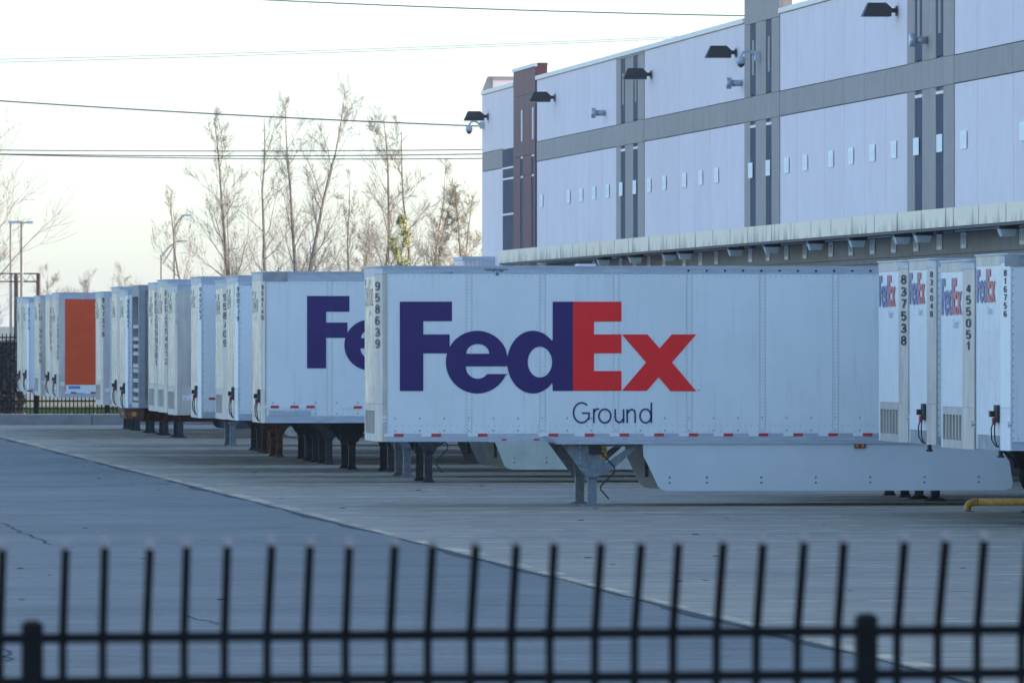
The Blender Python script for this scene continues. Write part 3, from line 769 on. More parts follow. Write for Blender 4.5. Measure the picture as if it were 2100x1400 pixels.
# kingpins hanging below noses of the short trailers
for nm in ('834048', '816756'):
    for o in list(bpy.data.objects):
        if o.get('label', '').find(nm) >= 0:
            zb_ = zpx(912,1.078) if nm == '834048' else zpx(924,1.135)
            MB().cyl((.02, .45, zb_-.09), .035, .09, 'z', 10).cyl((.02,.45,zb_-.11), .055, .03, 'z', 10).build('bump_stop', M['black'], o)
# two short trailers standing behind the nearest long one: only their legs show
for i, (zc_, lab) in enumerate(((145.2, 'nearer of two short trailers hidden behind the nearest long one, only feet showing'),
                                (148.6, 'farther of two short trailers hidden behind the nearest long one, only feet showing'))):
    s = F/120.7/zc_
    t_ = (20.9 - ST*zc_)/CT/zc_*F + 1050
    trailer('', t_, s, HZ-(4.08-EYE)*120.7*s, HZ+(EYE-1.15)*120.7*s, numside=False, label=lab, rivets=0, gearx=2.45, front='white', L_=8.2)

# grey container on a chassis
def container():
    s = .712; zc = F/120.7/s; p = at(284.5, HZ, zc); root = empty('container_trailer', (p.x, p.y, 0))
    tag(root, 'blue grey container with slatted front on a rusty red chassis, in the trailer row', 'container')
    zt, zb = zpx(584, s), zpx(836, s); L = 12.2
    box('container_box', M['cont_grey'], root, .30, L, .03, W-.03, zb+.02, zt-.02)
    for yy in (0, W-.19): box('corner_post', M['cont_grey'], root, 0, .16, yy, yy+.19, zb, zt)
    box('corner_post', M['cont_grey'], root, L, L+.12, 0, .18, zb, zt); box('corner_post', M['cont_grey'], root, L, L+.12, W-.18, W, zb, zt)
    for yy in (0, W-.08): box('top_rail', M['cont_grey'], root, .162, L-.002, yy, yy+.08, zt-.14, zt); box('bottom_rail', M['cont_grey'], root, .162, L-.002, yy, yy+.08, zb, zb+.16)
    # corrugated side
    m = MB(); x = .17; 
    while x < L-.2:
        m.add([(x,.05,zb+.16),(x+.07,.05,zb+.16),(x+.10,.015,zb+.16),(x+.17,.015,zb+.16),(x+.20,.05,zb+.16),(x,.05,zt-.14),(x+.07,.05,zt-.14),(x+.10,.015,zt-.14),(x+.17,.015,zt-.14),(x+.20,.05,zt-.14)],
              [(0,1,6,5),(1,2,7,6),(2,3,8,7),(3,4,9,8)]); x += .20
    m.build('corrugated_side', M['cont_grey'], root)
    box('front_recess', M['cont_grey'], root, .16, .2, .19, W-.19, zb+.02, zt-.02)
    box('front_header', M['cont_grey'], root, 0, .15, .192, W-.192, zt-.28, zt)
    for f in (.34,.44,.50,.56,.66,.70,.78,.86,.93): 
        z = zt - (zt-zb)*f
        box('front_slat', M['cont_front'], root, .02, .14, .192, W-.192, z-.045, z+.045)
    box('front_sill', M['cont_front'], root, 0, .15, .192, W-.192, zb, zb+.12)
    bo = MB().prism([(-.35,zb-.02),(.12,zb-.02),(.12,zb-.26),(-.28,zb-.26)], 'y', .1, W-.1).build('chassis_bolster', M['rust'], root)
    m = MB()
    for yy in (.25,.5,.75): m.cyl((-.365, yy, zb-.14), .04, .02, 'x', 8)
    m.box(-.15,-.05,.085,.0975,zb-.2,zb-.1)
    m.build('marker_lamp', M['yellow'], bo)
    box('chassis_beam', M['rust'], root, .12, L, .9, 1.05, zb-.34, zb-.02); box('chassis_beam', M['rust'], root, .12, L, W-1.05, W-.9, zb-.34, zb-.02)
    gear(root, zb-.02, 3.4, 'cone', M['rust'])
    wheels(root, L-3, zb); wheels(root, L-1.7, zb)
container()

# ------------------------------------------------------------------ yellow guide pipe
pz = at(1984, 1055, EYE*F/(1055-HZ-5))
pr = empty('guide_pipe', (pz.x, pz.y, .012)); tag(pr, 'yellow bent steel wheel guide pipe bolted to the concrete', 'pipe')
ln = [(0,0,0),(0,0,.05)] + [(.13-.13*math.cos(R(a)), 0, .06+.10*math.sin(R(a))) for a in (15,30,45,60,75,90)]
MB().tube(ln, .062, 12).build('elbow', M['yellow'], pr, True)
MB().tube([(.13,0,.16),(.16,0,.16)], .068, 12).build('coupling', M['yellow'], pr, True)
MB().tube([(.16,0,.16),(5.5,0,.16)], .060, 12).build('straight_pipe', M['yellow'], pr, True)
MB().cyl((0,0,0), .11, .012, 'z', 14).build('base_flange', M['galv'], pr)
MB().cyl((5.3,0,0), .06, .14, 'z', 12).build('pipe_leg', M['yellow'], pr)

# ------------------------------------------------------------------ warehouse
WX = 29.2
wh = empty('warehouse', (WX, 160, 0)); tag(wh, 'long white and beige precast warehouse with maroon panel, dock canopy and slate strips', 'building')
def yw(px, X=WX): return on_plane_x(px, X)[1]
YF = yw(990); YN = -90.0
def wb(name, m, x0, x1, y0, y1, z0, z1, par=None):
    if y0 > y1: y0, y1 = y1, y0
    o = MB().box(x0-WX, x1-WX, y0-160, y1-160, z0, z1).build(name, m, wh if par is None else par)
    return o
ZR, ZB1, ZB0, ZC = 11.06, 9.0, 8.38, 5.15
wb('wall_core', M['joint'], WX+.06, WX+60, YN, YF-.02, 0, ZR-.55)
wb('roof', M['roof'], WX+.3, WX+60, YN, YF-.3, ZR-.55, ZR-.45)
def panels(ya, yb, zs, m, name='wall_panel', dx=0.):
    for z0, z1 in zs: wb(name, m, WX-dx, WX+.05, min(ya,yb)+.015, max(ya,yb)-.015, z0+.012, z1-.012)
pil = [(1265,1322), (1528,1600), (1862,1958)]
Yp = [(yw(a), yw(b_)) for a, b_ in pil]
bay = 26.78
while Yp[-1][0] > -20:
    Yp.append((Yp[-1][0]-bay, Yp[-1][1]-bay))
offs = [0, 3.0, 7.5, 10.7, 13.9, 17.1]
def bay_panels(yfar, ynear):      # from far Y down to near Y
    ys = [yfar - o for o in offs if yfar - o > ynear + 1] + [ynear]
    for a, b_ in zip(ys, ys[1:]):
        panels(a, b_, [(ZB1, ZR-.13), (ZC, ZB0)], M['wall_white'])
        panels(a, b_, [(ZB0, ZB1)], M['wall_beige'], 'band_panel', .012)
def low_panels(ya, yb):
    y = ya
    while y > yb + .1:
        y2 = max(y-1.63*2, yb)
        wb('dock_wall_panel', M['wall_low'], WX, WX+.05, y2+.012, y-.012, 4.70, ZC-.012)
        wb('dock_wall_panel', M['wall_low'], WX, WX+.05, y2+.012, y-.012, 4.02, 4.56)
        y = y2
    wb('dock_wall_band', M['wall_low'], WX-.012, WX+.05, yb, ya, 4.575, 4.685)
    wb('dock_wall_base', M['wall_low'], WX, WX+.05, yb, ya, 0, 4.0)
def pilaster(yf, yn, raised):
    zt = 11.55 if raised else ZR-.13
    wd = yf - yn
    cuts = [0, .155, .315, .62, .775, .999]       # beige, strip, beige, strip, beige fractions
    cuts = [0, .17, .33, .62, .78, 1.0]
    ys = [yf - wd*c for c in cuts]
    for i in range(5):
        a, b_ = ys[i], ys[i+1]
        if i in (1, 3):
            wb('slate_strip', M['slate'], WX+.0, WX+.05, b_, a, ZC, ZB0-.17)
            wb('strip_cap', M['coping'], WX-.02, WX+.05, b_, a, ZB0-.168, ZB0-.10)
            wb('slate_strip', M['slate'], WX+.0, WX+.05, b_, a, ZB1+.05, ZR-.20)
            wb('light_slit', M['wall_beige'], WX-.01, WX-.001, b_+(a-b_)*.40, b_+(a-b_)*.72, ZB1+.55, ZR-.62)
            wb('pilaster_panel', M['wall_beige'], WX-.02, WX+.05, b_+.01, a-.01, ZB0, ZB1)
            wb('pilaster_panel', M['wall_beige'], WX-.02, WX+.05, b_+.01, a-.01, ZR-.19, zt)
        else:
            sub = 2 if i == 2 else 1
            for q in range(sub):
                a2 = a-(a-b_)*q/sub; b2 = a-(a-b_)*(q+1)/sub
                for z0, z1 in ((ZC, ZB0-.01), (ZB0, ZB1), (ZB1+.01, ZR-.20), (ZR-.19, zt)):
                    wb('pilaster_panel', M['wall_beige'], WX-.02, WX+.05, b2+.01, a2-.01, z0, z1)
    if raised:
        wb('pilaster_cap', M['coping'], WX-.04, WX+.34, yn-.03, yf+.03, zt+.002, zt+.12)
        wb('pilaster_return', M['wall_beige'], WX+.052, WX+.30, yn, yf, ZR-.4, zt)
# red tower
yr0, yr1 = yw(1056), yw(1101)
bay_panels(yr1, Yp[0][0])
for i, (a, b_) in enumerate(Yp):
    pilaster(a, b_, i == 1)
    bay_panels(b_, Yp[i+1][0] if i+1 < len(Yp) else YN)
wd = yr0-yr1
for i in range(4):
    a = yr0 - wd*i/4; b_ = yr0 - wd*(i+1)/4
    for z0, z1 in ((ZC, 8.0), (8.01, 8.62), (8.63, 10.55), (10.56, 11.36)):
        if i in (1,3) and z0 < 8.5 :
            wb('slate_strip', M['slate'], WX-.03, WX+.05, b_+wd*.06, b_+wd*.17, z0, z1-.06)
            wb('strip_cap', M['coping'], WX-.045, WX+.05, b_+wd*.06, b_+wd*.17, z1-.058, z1)
            wb('maroon_panel', M['maroon'], WX-.05, WX+.05, b_+.01, b_+wd*.06, z0, z1); wb('maroon_panel', M['maroon'], WX-.05, WX+.05, b_+wd*.17, a-.01, z0, z1)
        else: wb('maroon_panel', M['maroon'], WX-.05, WX+.05, b_+.012, a-.012, z0, z1)
    if i in (1,3): wb('light_slit', M['coping'], WX-.06, WX-.051, b_+wd*.08, b_+wd*.13, 9.1, 10.1)
wb('tower_return', M['maroon'], WX+.052, WX+.33, yr1, yr0, ZR-.4, 11.40)
wb('tower_cap', M['coping'], WX-.09, WX+.02, yr1+.0, yr0+.03, 11.365, 11.47)
wb('tower_cap', M['maroon'], WX+.022, WX+.34, yr1-.02, yr0+.03, 11.402, 11.48)
# slate glazing left of the tower
yg = yw(1031)
for i in range(4):
    a = yg-(yg-yr0)*i/4; b_ = yg-(yg-yr0)*(i+1)/4
    wb('glass_strip', M['slate'], WX, WX+.05, b_+.03, a-.0, ZC, 8.95)
for z in (8.35, 8.0, 6.85): wb('mullion', M['coping'], WX-.03, WX-.002, yr0, yg, z-.03, z+.03)
panels(yg, yr0, [(8.96, ZR-.13)], M['wall_white'])
panels(YF, yg, [(ZB1, ZR-.13), (ZC, ZB0), (0, ZC)], M['wall_white'])
panels(YF, yg, [(ZB0, ZB1)], M['wall_beige'], 'band_panel', .012)
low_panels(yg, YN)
# coping and far end parapet
def cope(a, b_):
    wb('coping', M['coping'], WX-.06, WX+.32, b_, a, ZR-.125, ZR)
    wb('parapet', M['wall_white'], WX+.052, WX+.26, b_, a, ZR-.6, ZR-.127)
cope(YF, yr0+.03); cope(yr1-.03, Yp[1][0]+.04); cope(Yp[1][1]-.04, YN)
wb('end_wall', M['wall_white'], WX+.0, WX+60, YF-.015, YF+.2, 0, ZR-.13)
wb('end_parapet', M['wall_white'], WX+.33, WX+60, YF-.10, YF+.2, ZR-.13, 11.42)
wb('end_parapet_trim', M['wall_beige'], WX+.30, WX+60, YF-.13, YF+.22, 11.42, 11.55)
MB().prism([(-.06, ZR-.13), (.33, ZR-.13), (.33, 11.55), (.18,11.55)], 'y', YF-160+.001, YF-160+.22).build('parapet_end_cap', M['wall_beige'], wh)
wb('near_wall', M['wall_white'], WX, WX+60, YN-.2, YN-.02, 0, ZR-.13)
# canopy
CX = 27.7
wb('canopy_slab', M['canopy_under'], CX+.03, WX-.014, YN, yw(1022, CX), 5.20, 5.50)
wb('canopy_deck', M['roof'], CX+.03, WX-.03, YN, yw(1022, CX), 5.502, 5.54)
wb('canopy_gutter', M['black'], CX+.03, CX+.12, YN, yw(1022, CX), 5.11, 5.198)
seams = [1020,1042.6,1065.6,1072.4,1097.5,1121.5,1149,1174,1202,1230,1260,1289,1298,1330,1360.5,1393.4,1426.7,1461,1497,1533,1571,1582,1622,1663,1704,1747,1793,1840,1889,1939,1955,2007,2063,2120,2180,2243]
ysm = [yw(q, CX) for q in seams]
while ysm[-1] > YN: ysm.append(ysm[-1]-3.1)
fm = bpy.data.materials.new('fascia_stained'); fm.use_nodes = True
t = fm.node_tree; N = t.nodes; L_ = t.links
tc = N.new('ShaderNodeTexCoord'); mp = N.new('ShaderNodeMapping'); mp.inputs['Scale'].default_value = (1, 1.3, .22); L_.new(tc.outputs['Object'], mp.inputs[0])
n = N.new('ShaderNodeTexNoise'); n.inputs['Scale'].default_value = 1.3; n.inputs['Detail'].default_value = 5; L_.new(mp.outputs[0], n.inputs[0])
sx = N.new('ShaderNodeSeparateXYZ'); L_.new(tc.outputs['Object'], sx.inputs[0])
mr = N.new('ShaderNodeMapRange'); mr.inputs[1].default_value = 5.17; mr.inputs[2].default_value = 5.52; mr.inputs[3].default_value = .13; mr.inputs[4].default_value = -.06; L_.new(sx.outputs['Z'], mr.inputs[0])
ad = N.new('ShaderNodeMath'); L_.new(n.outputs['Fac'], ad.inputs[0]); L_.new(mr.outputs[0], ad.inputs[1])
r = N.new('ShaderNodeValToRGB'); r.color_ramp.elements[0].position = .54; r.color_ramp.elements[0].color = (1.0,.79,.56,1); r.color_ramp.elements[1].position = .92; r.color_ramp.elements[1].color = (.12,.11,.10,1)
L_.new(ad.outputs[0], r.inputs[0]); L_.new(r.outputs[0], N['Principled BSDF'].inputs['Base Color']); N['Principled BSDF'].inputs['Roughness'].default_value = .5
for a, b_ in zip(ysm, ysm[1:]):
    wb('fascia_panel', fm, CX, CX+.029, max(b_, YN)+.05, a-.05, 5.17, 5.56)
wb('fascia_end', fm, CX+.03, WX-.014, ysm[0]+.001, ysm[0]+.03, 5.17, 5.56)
# number plates on wall above the canopy and on the dock wall
sg = [1112,1167.5,1193.5,1220,1247.5,1275,1303,1333,1364,1405.5,1438.5,1471,1541,1577,1615,1653,1706,1747,1791,1835,1881,1929,1978.5,2100]
inv = [1/(q+820) for q in sg]
for i, q in enumerate(sg):
    y = yw(q)
    nonl = WX - .022
    su = wb('number_plate', M['plate'], nonl-.012, nonl, y-.38, y+.38, 6.94, 7.33)
    for k in range(3): wb('plate_print', M['plate_grey'], nonl-.0135, nonl-.0122, y-.24+k*.2, y-.20+k*.2, 7.02, 7.25, su)
    if q > 1210:
        su = wb('dock_plate', M['plate'], WX-.035, WX-.015, y-.34, y+.34, 4.80, 5.14)
        for k in range(3): wb('plate_print', M['digit_grey'], WX-.040, WX-.0355, y-.22+k*.2, y-.17+k*.2, 4.88, 5.08, su)
# stains under wall lamps are part of the wall
# lamps on the wall
def flood(px, z, label):
    y = yw(px); root = empty('wall_lamp', (WX-.025, y, z)); tag(root, label, 'lamp', 'black floodlights on the warehouse wall')
    MB().add([(-.80,-.17,-.14),(-.14,-.17,-.14),(-.14,.17,-.14),(-.80,.17,-.14),(-.66,-.14,.17),(-.26,-.14,.17),(-.26,.14,.17),(-.66,.14,.17),(-.14,-.15,.06),(-.14,.15,.06)],
             [(3,2,1,0),(4,5,6,7),(0,1,8,5,4),(1,2,9,8),(5,8,9,6),(2,3,7,6,9),(3,0,4,7)]).build('lamp_housing', M['black'], root)
    MB().box(-.78,-.16,-.15,.15,-.150,-.1405).build('lamp_glass', M['lens'], root)
    MB().box(-.138,-.021,-.05,.05,-.05,.05).build('bracket_arm', M['black'], root)
    MB().box(-.02,0,-.10,.10,-.12,.10).build('wall_plate', M['black'], root)
for px, py, lb in ((1002,239,'black floodlight at the far corner of the warehouse above a dome camera'),
                   (1139,200,'black floodlight just right of the maroon panel'),
                   (1337,153,'black floodlight on the pilaster nearest the maroon panel'),
                   (1511,108,'black floodlight beside a dome camera, left of the raised pilaster'),
                   (1841,22,'black floodlight nearest the camera, high between two pilasters at the right')):
    flood(px, EYE + (HZ-py)*on_plane_x(px, WX)[0]/F, lb)
def vent_horn(px, py, label):
    zc, y = on_plane_x(px, WX); root = empty('wall_vent', (WX-.025, y, EYE+(HZ-py)*zc/F)); tag(root, label, 'vent', 'galvanised round vents on the warehouse wall')
    MB().cyl((-.28,0,0), .085, .28, 'x', 16).build('duct', M['galv_light'], root, True)
    MB().tube([(-.40,0,0),(-.39,0,0),(-.28,0,0),(-.27,0,0)], [.13,.15,.15,.12], 16).build('vent_cap', M['galv_light'], root, True)
vent_horn(1242,232,'round galvanised vent cap left of the first beige pilaster')
vent_horn(1523,171,'round galvanised vent cap below the lamp left of the raised pilaster')
vent_horn(1904,83,'round galvanised vent cap on the rightmost pilaster')
def dome(px, py, label):
    zc, y = on_plane_x(px, WX); root = empty('security_camera', (WX-.025, y, EYE+(HZ-py)*zc/F)); tag(root, label, 'camera', 'dome cameras on the warehouse wall')
    MB().box(-.13,0,-.09,.09,-.12,.12).build('wall_box', M['cctv'], root)
    MB().tube([(-.13,0,.02),(-.22,0,.10),(-.32,0,.13),(-.42,0,.10),(-.47,0,.02),(-.48,0,-.04)], .035, 8).build('gooseneck', M['cctv'], root, True)
    MB().tube([(-.48,0,-.0),(-.48,0,-.05),(-.48,0,-.12),(-.48,0,-.2)], [.05,.105,.12,.11], 14).build('housing', M['cctv'], root, True)
    MB().tube([(-.48,0,-.2),(-.48,0,-.26),(-.48,0,-.30)], [.10,.075,.02], 12).build('dome', M['smoke'], root, True)
dome(993,257,'white gooseneck dome camera under the floodlight at the far corner')
dome(1560,115,'white gooseneck dome camera on the raised beige pilaster')
for q, nm in ((1238,'hanging dock lamp, farthest of those under the canopy'),(1303,'second farthest dock lamp under the canopy'),(1373,'third farthest dock lamp under the canopy, left of a close pair'),(1405,'fourth dock lamp under the canopy, right one of the close pair'),
              (1508,'fifth dock lamp under the canopy, alone above the long trailer'),(1582,'sixth dock lamp under the canopy, below the raised pilaster'),(1672,'dock lamp under the canopy just right of the raised pilaster'),(1758,'dock lamp under the canopy midway along the right half'),(1850,'dock lamp left of the tight pair above the short trailers'),
              (1893,'dock lamp right of the tight pair above the short trailers'),(2066,'dock lamp under the canopy nearest the right edge')):
    y = yw(q, 28.0); root = empty('dock_lamp', (28.0, y, 5.15)); tag(root, nm, 'lamp', 'dock lamps hung under the canopy')
    MB().box(-.20,.20,-.20,.20,-.10,.048).build('lamp_box', M['black'], root)
    MB().add([(-.18,-.18,-.101),(.16,-.18,-.101),(.16,.18,-.101),(-.18,.18,-.101),(-.13,-.15,-.25),(.13,-.15,-.25),(.13,.15,-.25),(-.13,.15,-.25)],
             [(0,1,2,3),(7,6,5,4),(1,0,4,5),(2,1,5,6),(3,2,6,7),(0,3,7,4)]).build('lamp_lens', M['lens'], root)
# dock doors behind the trailers
for i in range(40):
    y = 124.1 + (i-12)*PITCH
    if y < 250: 
        d = wb('dock_door', M['cont_grey'], WX-.03, WX-.001, y-1.2+1.3, y+1.2+1.3, 1.2, 3.9)

# ------------------------------------------------------------------ equipment enclosure at the far end
p = at(950, HZ, 272); ge = empty('equipment_enclosure', (p.x, p.y, 0)); tag(ge, 'pale grey ribbed equipment enclosure beside the far end of the dock canopy', 'enclosure')
pw_ = at(1022, HZ, 272).x - p.x
ge_z = EYE + (HZ-526)*272/F
box('enclosure_wall', M['wall_white'], ge, 0, pw_, 0, 3, 0, ge_z-.12)
box('enclosure_lid', M['cctv'], ge, -.03, pw_+.03, -.03, 3.03, ge_z-.118, ge_z)
for i in range(4): box('rib', M['cctv'], ge, .08+i*.14, .12+i*.14, -.02, -.001, 2, ge_z-.13)
box('wall_grey_panel', M['cctv'], ge, .60, pw_, -.03, -.001, 2, ge_z-.13)  # plain grey panel over the right part of the front

# ------------------------------------------------------------------ far end: kerb wall, gravel, fence, grass
KY = 271.2
for i in range(14):
    x = -62 + i*6.5
    o = MB().box(x+.015, x+6.485, KY, KY+.35, -.05, .35).build('kerb_wall_block', M['concrete_w']); tag(o, kind='structure')
o = MB().box(-70, 29, KY+.351, 282, -.05, .27).build('gravel_bed', M['gravel']); tag(o, kind='structure')
gb = MB(); rn = random.Random(2)
for i in range(9000):
    x = rn.uniform(-10, 22); y = KY+.36 + rn.random()**2*6; s = rn.uniform(.02,.075); z = .27
    gb.add([(x-s,y-s*.7,z),(x+s,y-s*.6,z),(x+s*.8,y+s,z),(x-s*.8,y+s*.8,z),(x+s*.1,y,z+s*rn.uniform(.5,1.3))], [(0,1,4),(1,2,4),(2,3,4),(3,0,4)])
tag(gb.build('gravel', M['gravel']), kind='stuff')
def far_fence():
    Y = 283.; root = empty('metal_fence', (0, Y, .2)); tag(root, 'tall black picket fence behind the gravel strip at the far end of the yard', 'fence')
    z = .2; H = 2.75
    pk = MB().box(-.018,.018,-.018,.018,.05,H+.05).build('picket', M['fence'], root)
    x = 6.0; n = 0; x0 = 5.; pk.location.x = x0
    spacing = .135
    for i in range(1, 190):
        o = link('picket', pk.data, root, (x0 + i*spacing, 0, 0))
    for xx in [x0+.07+2.43*i for i in range(11)]:
        q = MB().box(xx-.06,xx+.06,-.06,.06,0,H-.1).build('fence_post', M['fence'], root)
    for zz in (.25, .50, H-.28, H-.08): box('fence_rail', M['fence'], root, x0, x0+26, -.03, .03, zz-.025, zz+.025)
far_fence()
sheet('grass_verge', M['grass'], -200, 29, 300, 330, .05)
sheet('road', M['pale_conc'], -400, 400, 289, 299, .02)
# grass blades as rough tuft mass
tf = MB(); rn = random.Random(4)
for i in range(12000):
    x = rn.uniform(-10, 26); y = rn.uniform(300, 318); h = rn.uniform(.08,.28); d = .05
    tf.add([(x,y,.05),(x+d,y,.05),(x+d*.5+rn.uniform(-.05,.05),y,.05+h)], [(0,1,2)])
tag(tf.build('grass', M['grass']), kind='stuff')
hg = MB(); rn = random.Random(21)
hp = at(-40, HZ, 290); hq = at(50, HZ, 290)
for i in range(5200):
    c = Vector((rn.uniform(hp.x, hq.x), hp.y + rn.uniform(0,1.2), rn.uniform(.2, 2.75))); a = Vector((rn.gauss(0,1), rn.gauss(0,1), rn.gauss(0,1))).normalized()*rn.uniform(.05,.11); b_ = a.orthogonal()*.6
    hg.add([c-a, c+b_, c+a, c-b_], [(0,1,2,3)])
ho = empty('hedge', (0,0,0)); tag(ho, 'dark evergreen hedge behind the black fence at the left edge', 'hedge')
hg.build('foliage', mat('hedge_green', (.026,.028,.022), .9, var=.4, scale=1), ho)['kind'] = 'stuff'
MB().box(hp.x, hq.x, hp.y+.5, hp.y+.7, 0, 2.5).build('hedge_core', mat('hedge_wood', (.012,.012,.010), .9), ho)
# retaining wall and hill at the left edge
bw = empty('barrier_wall', (0, 380, 0)); tag(bw, 'pale concrete barrier wall below the green bank at the left edge', 'wall')
for i in range(22): box('wall_panel', M['pale_conc'], bw, -60+i*4+.02, -56+i*4-.02, 0, .4, 0, 3.35)
hl = MB(); nx, ny_ = 70, 12; rn = random.Random(9)
vs = []
for j in range(ny_+1):
    for i in range(nx+1):
        x = -160 + i*4.6; y = 384 + j*14
        f = j/ny_; e_ = 1/(1+math.exp((x-13)/9))
        vs.append((x, y, .3 + (3.0 + 4.4*math.sin(f*math.pi*.5))*e_ + rn.uniform(-.2,.2)*e_))
hl.add(vs, [(j*(nx+1)+i, j*(nx+1)+i+1, (j+1)*(nx+1)+i+1, (j+1)*(nx+1)+i) for j in range(ny_) for i in range(nx)])
tag(hl.build('hill', M['hill']), kind='structure')

# ------------------------------------------------------------------ trees
def tree(base, height, spread, seed, label, lean=(0,0), stems=1, leafm='bud', leaves=.3, name='bare_tree', density=1., low=.25, leafz=(0,1), bend=0., thick=1.):
    rn = random.Random(seed); root = empty(name, base); tag(root, label, 'tree', 'bare trees behind the yard')
    tr_, cr, lf = MB(), MB(), MB()
    def grow(p, d, length, rad, lvl):
        nseg = {0: 12, 1: 7, 2: 5, 3: 4}[lvl]; pts = [p.copy()]; rads = [rad]; q = p.copy(); dd = d.copy()
        for i in range(nseg):
            jit = .05 if lvl == 0 else .15
            dd = (dd + Vector((rn.gauss(0,jit), rn.gauss(0,jit), rn.gauss(0,jit*.6) + (.085 if lvl else .05)))).normalized()
            q = q + dd*length/nseg; pts.append(q.copy()); rads.append(max(.0048, rad*(1-(i+1)/nseg*(.85 if lvl else .88))))
        (tr_ if lvl <= 1 else cr).tube(pts, rads, 5 if lvl == 0 else 4 if lvl == 1 else 3, cap=False)
        if lvl == 3:
            if rn.random() < leaves:
                for _ in range(3):
                    c = pts[rn.randint(1, nseg)]
                    if leafz[0]*height <= c.z <= leafz[1]*height:
                        s = rn.uniform(.02,.045)*(1.9 if leafm == 'leaf' else 1)
                        a = Vector((rn.gauss(0,1), rn.gauss(0,1), rn.gauss(0,1))).normalized()*s; b_ = a.orthogonal().normalized()*s*.7
                        lf.add([c-a, c+b_, c+a, c-b_], [(0,1,2,3)])
            return
        nch = round({0: 19, 1: 8.6, 2: 6}[lvl]*density)
        for i in range(nch):
            f = low + (1-low)*(i+rn.random())/nch if lvl == 0 else .15 + .85*rn.random()
            f = min(f, .985)*nseg; k = int(f); c = pts[k].lerp(pts[k+1], f-k)
            ax = (pts[k+1]-pts[k]).normalized(); az = rn.uniform(0, 2*math.pi)
            side = (ax.orthogonal().normalized()); side.rotate(Matrix.Rotation(az, 3, ax))
            ang = rn.uniform(.36,.80) if lvl == 0 else rn.uniform(.35,.85)
            nd = (ax*math.cos(ang) + side*math.sin(ang)).normalized()
            ff = f/nseg
            ln_ = {0: spread*(1.35-1.0*ff)*rn.uniform(.7,1.2), 1: length*.42*rn.uniform(.6,1.2), 2: length*.6*rn.uniform(.6,1.3)}[lvl]
            grow(c, nd, ln_, max(.006, rads[k]*rn.uniform(.28,.46)), lvl+1)
    for s in range(stems):
        ofs = Vector((rn.uniform(-.25,.25)*stems, rn.uniform(-.2,.2), 0)) if stems > 1 else Vector((0,0,0))
        ln = Vector((lean[0] + (rn.uniform(-.16,.16) if stems > 1 else 0), lean[1] + rn.uniform(-.05,.05), 1)).normalized()
        grow(ofs, ln, height*(1 if s == 0 else rn.uniform(.72,.95)), .0105*height*thick, 0)
    tr_.build('trunk', M['bark'], root); cr.build('crown', M['twig'], root)['kind'] = 'stuff'
    if lf.v: lf.build('leaves', M[leafm], root)['kind'] = 'stuff'
    return root
def tpos(px, zc): q = at(px, HZ, zc); return (q.x, q.y, 0)
def th(py, zc): return EYE + (HZ-py)*zc/F
tree(tpos(498,330), th(238,330), 2.6, 11, 'tall narrow bare tree, leftmost tall crown behind the trailers', leaves=.25, density=1.1)
tree(tpos(446,322), th(385,322), 2.2, 12, 'thin bare tree leaning left beside the street lamps', lean=(-.30,0), leaves=.1, density=.8)
tree(tpos(530,332), th(420,332), 2.0, 13, 'small bare tree leaning left at the foot of the leftmost tall tree', lean=(-.22,0), leaves=.1, density=.7)
tree(tpos(556,338), th(240,338), 2.4, 14, 'slim bare tree left of the tallest tree', leaves=.1, density=.9)
tree(tpos(600,335), th(186,335), 3.0, 15, 'tallest bare tree in the middle with upright limbs', leaves=.12, density=1.1)
tree(tpos(622,332), th(215,332), 2.6, 16, 'upright bare tree standing close on the right of the tallest', lean=(-.03,0), leaves=.12, density=1.0)
tree(tpos(696,340), th(380,340), 2.0, 17, 'short budding bare tree in the gap right of the tallest', leaves=.35, density=.9, stems=2)
tree(tpos(768,334), th(240,334), 2.8, 18, 'tall bare tree above the front end of the nearest trailer', lean=(.05,0), leaves=.12, density=1.1)
tree(tpos(836,336), th(268,336), 2.5, 19, 'bare tree just right of the one above the nearest trailer', lean=(-.02,0), leaves=.12, density=1.0)
tree(tpos(745,345), th(430,345), 1.8, 20, 'low bare tree left of the trailer nose', leaves=.25, density=.9, stems=2)
tree(tpos(818,328), th(440,328), 1.1, 21, 'young tree with yellow green leaves above the lettering on the nearest trailer', leafm='leaf', leaves=1., density=1.0, name='leafy_tree')
tree(tpos(880,340), th(360,340), 2.0, 22, 'budding bare tree left of the brown leaved one', leaves=.4, density=1.0)
tree(tpos(915,334), th(378,334), 1.8, 23, 'bare tree with clustered brown buds near the building', leaves=.9, density=1.0, stems=2)
tree(tpos(948,342), th(400,342), 1.8, 24, 'bare tree closest to the brown budded one', leaves=.4, density=.9)
tree(tpos(979,330), th(340,330), 1.2, 25, 'slender tree with yellow leaves beside the building corner', leafm='leaf', leaves=.8, leafz=(.35,.75), density=.9, name='leafy_tree')
tree(tpos(-52,296), th(285,296), 4.9, 31, 'wide bare tree at the left edge whose branches reach over the trailers', leaves=.25, density=1.25, low=.22, thick=1.3)
tree(tpos(-12,330), th(470,330), 2.2, 32, 'smaller bare tree behind the wide one at the left edge', leaves=.25, density=1.0, low=.2)
for i, (px, py, sd) in enumerate(((210,575,41),(265,566,42),(130,560,43),(590,520,44),(640,532,45),(470,548,46))):
    lab = ['faint distant bush above the orange trailer','faint distant bush above the trailer numbered 957328','faint distant bush left of the orange trailer','hazy distant bush behind the tallest bare tree','hazy distant bush right of the tallest bare tree','hazy distant bush at the foot of the leftmost tall tree'][i]
    tree(tpos(px,620), th(py,620), 2.6, sd, lab, leaves=.9, density=1.0, low=.15, name='distant_bush', stems=2)

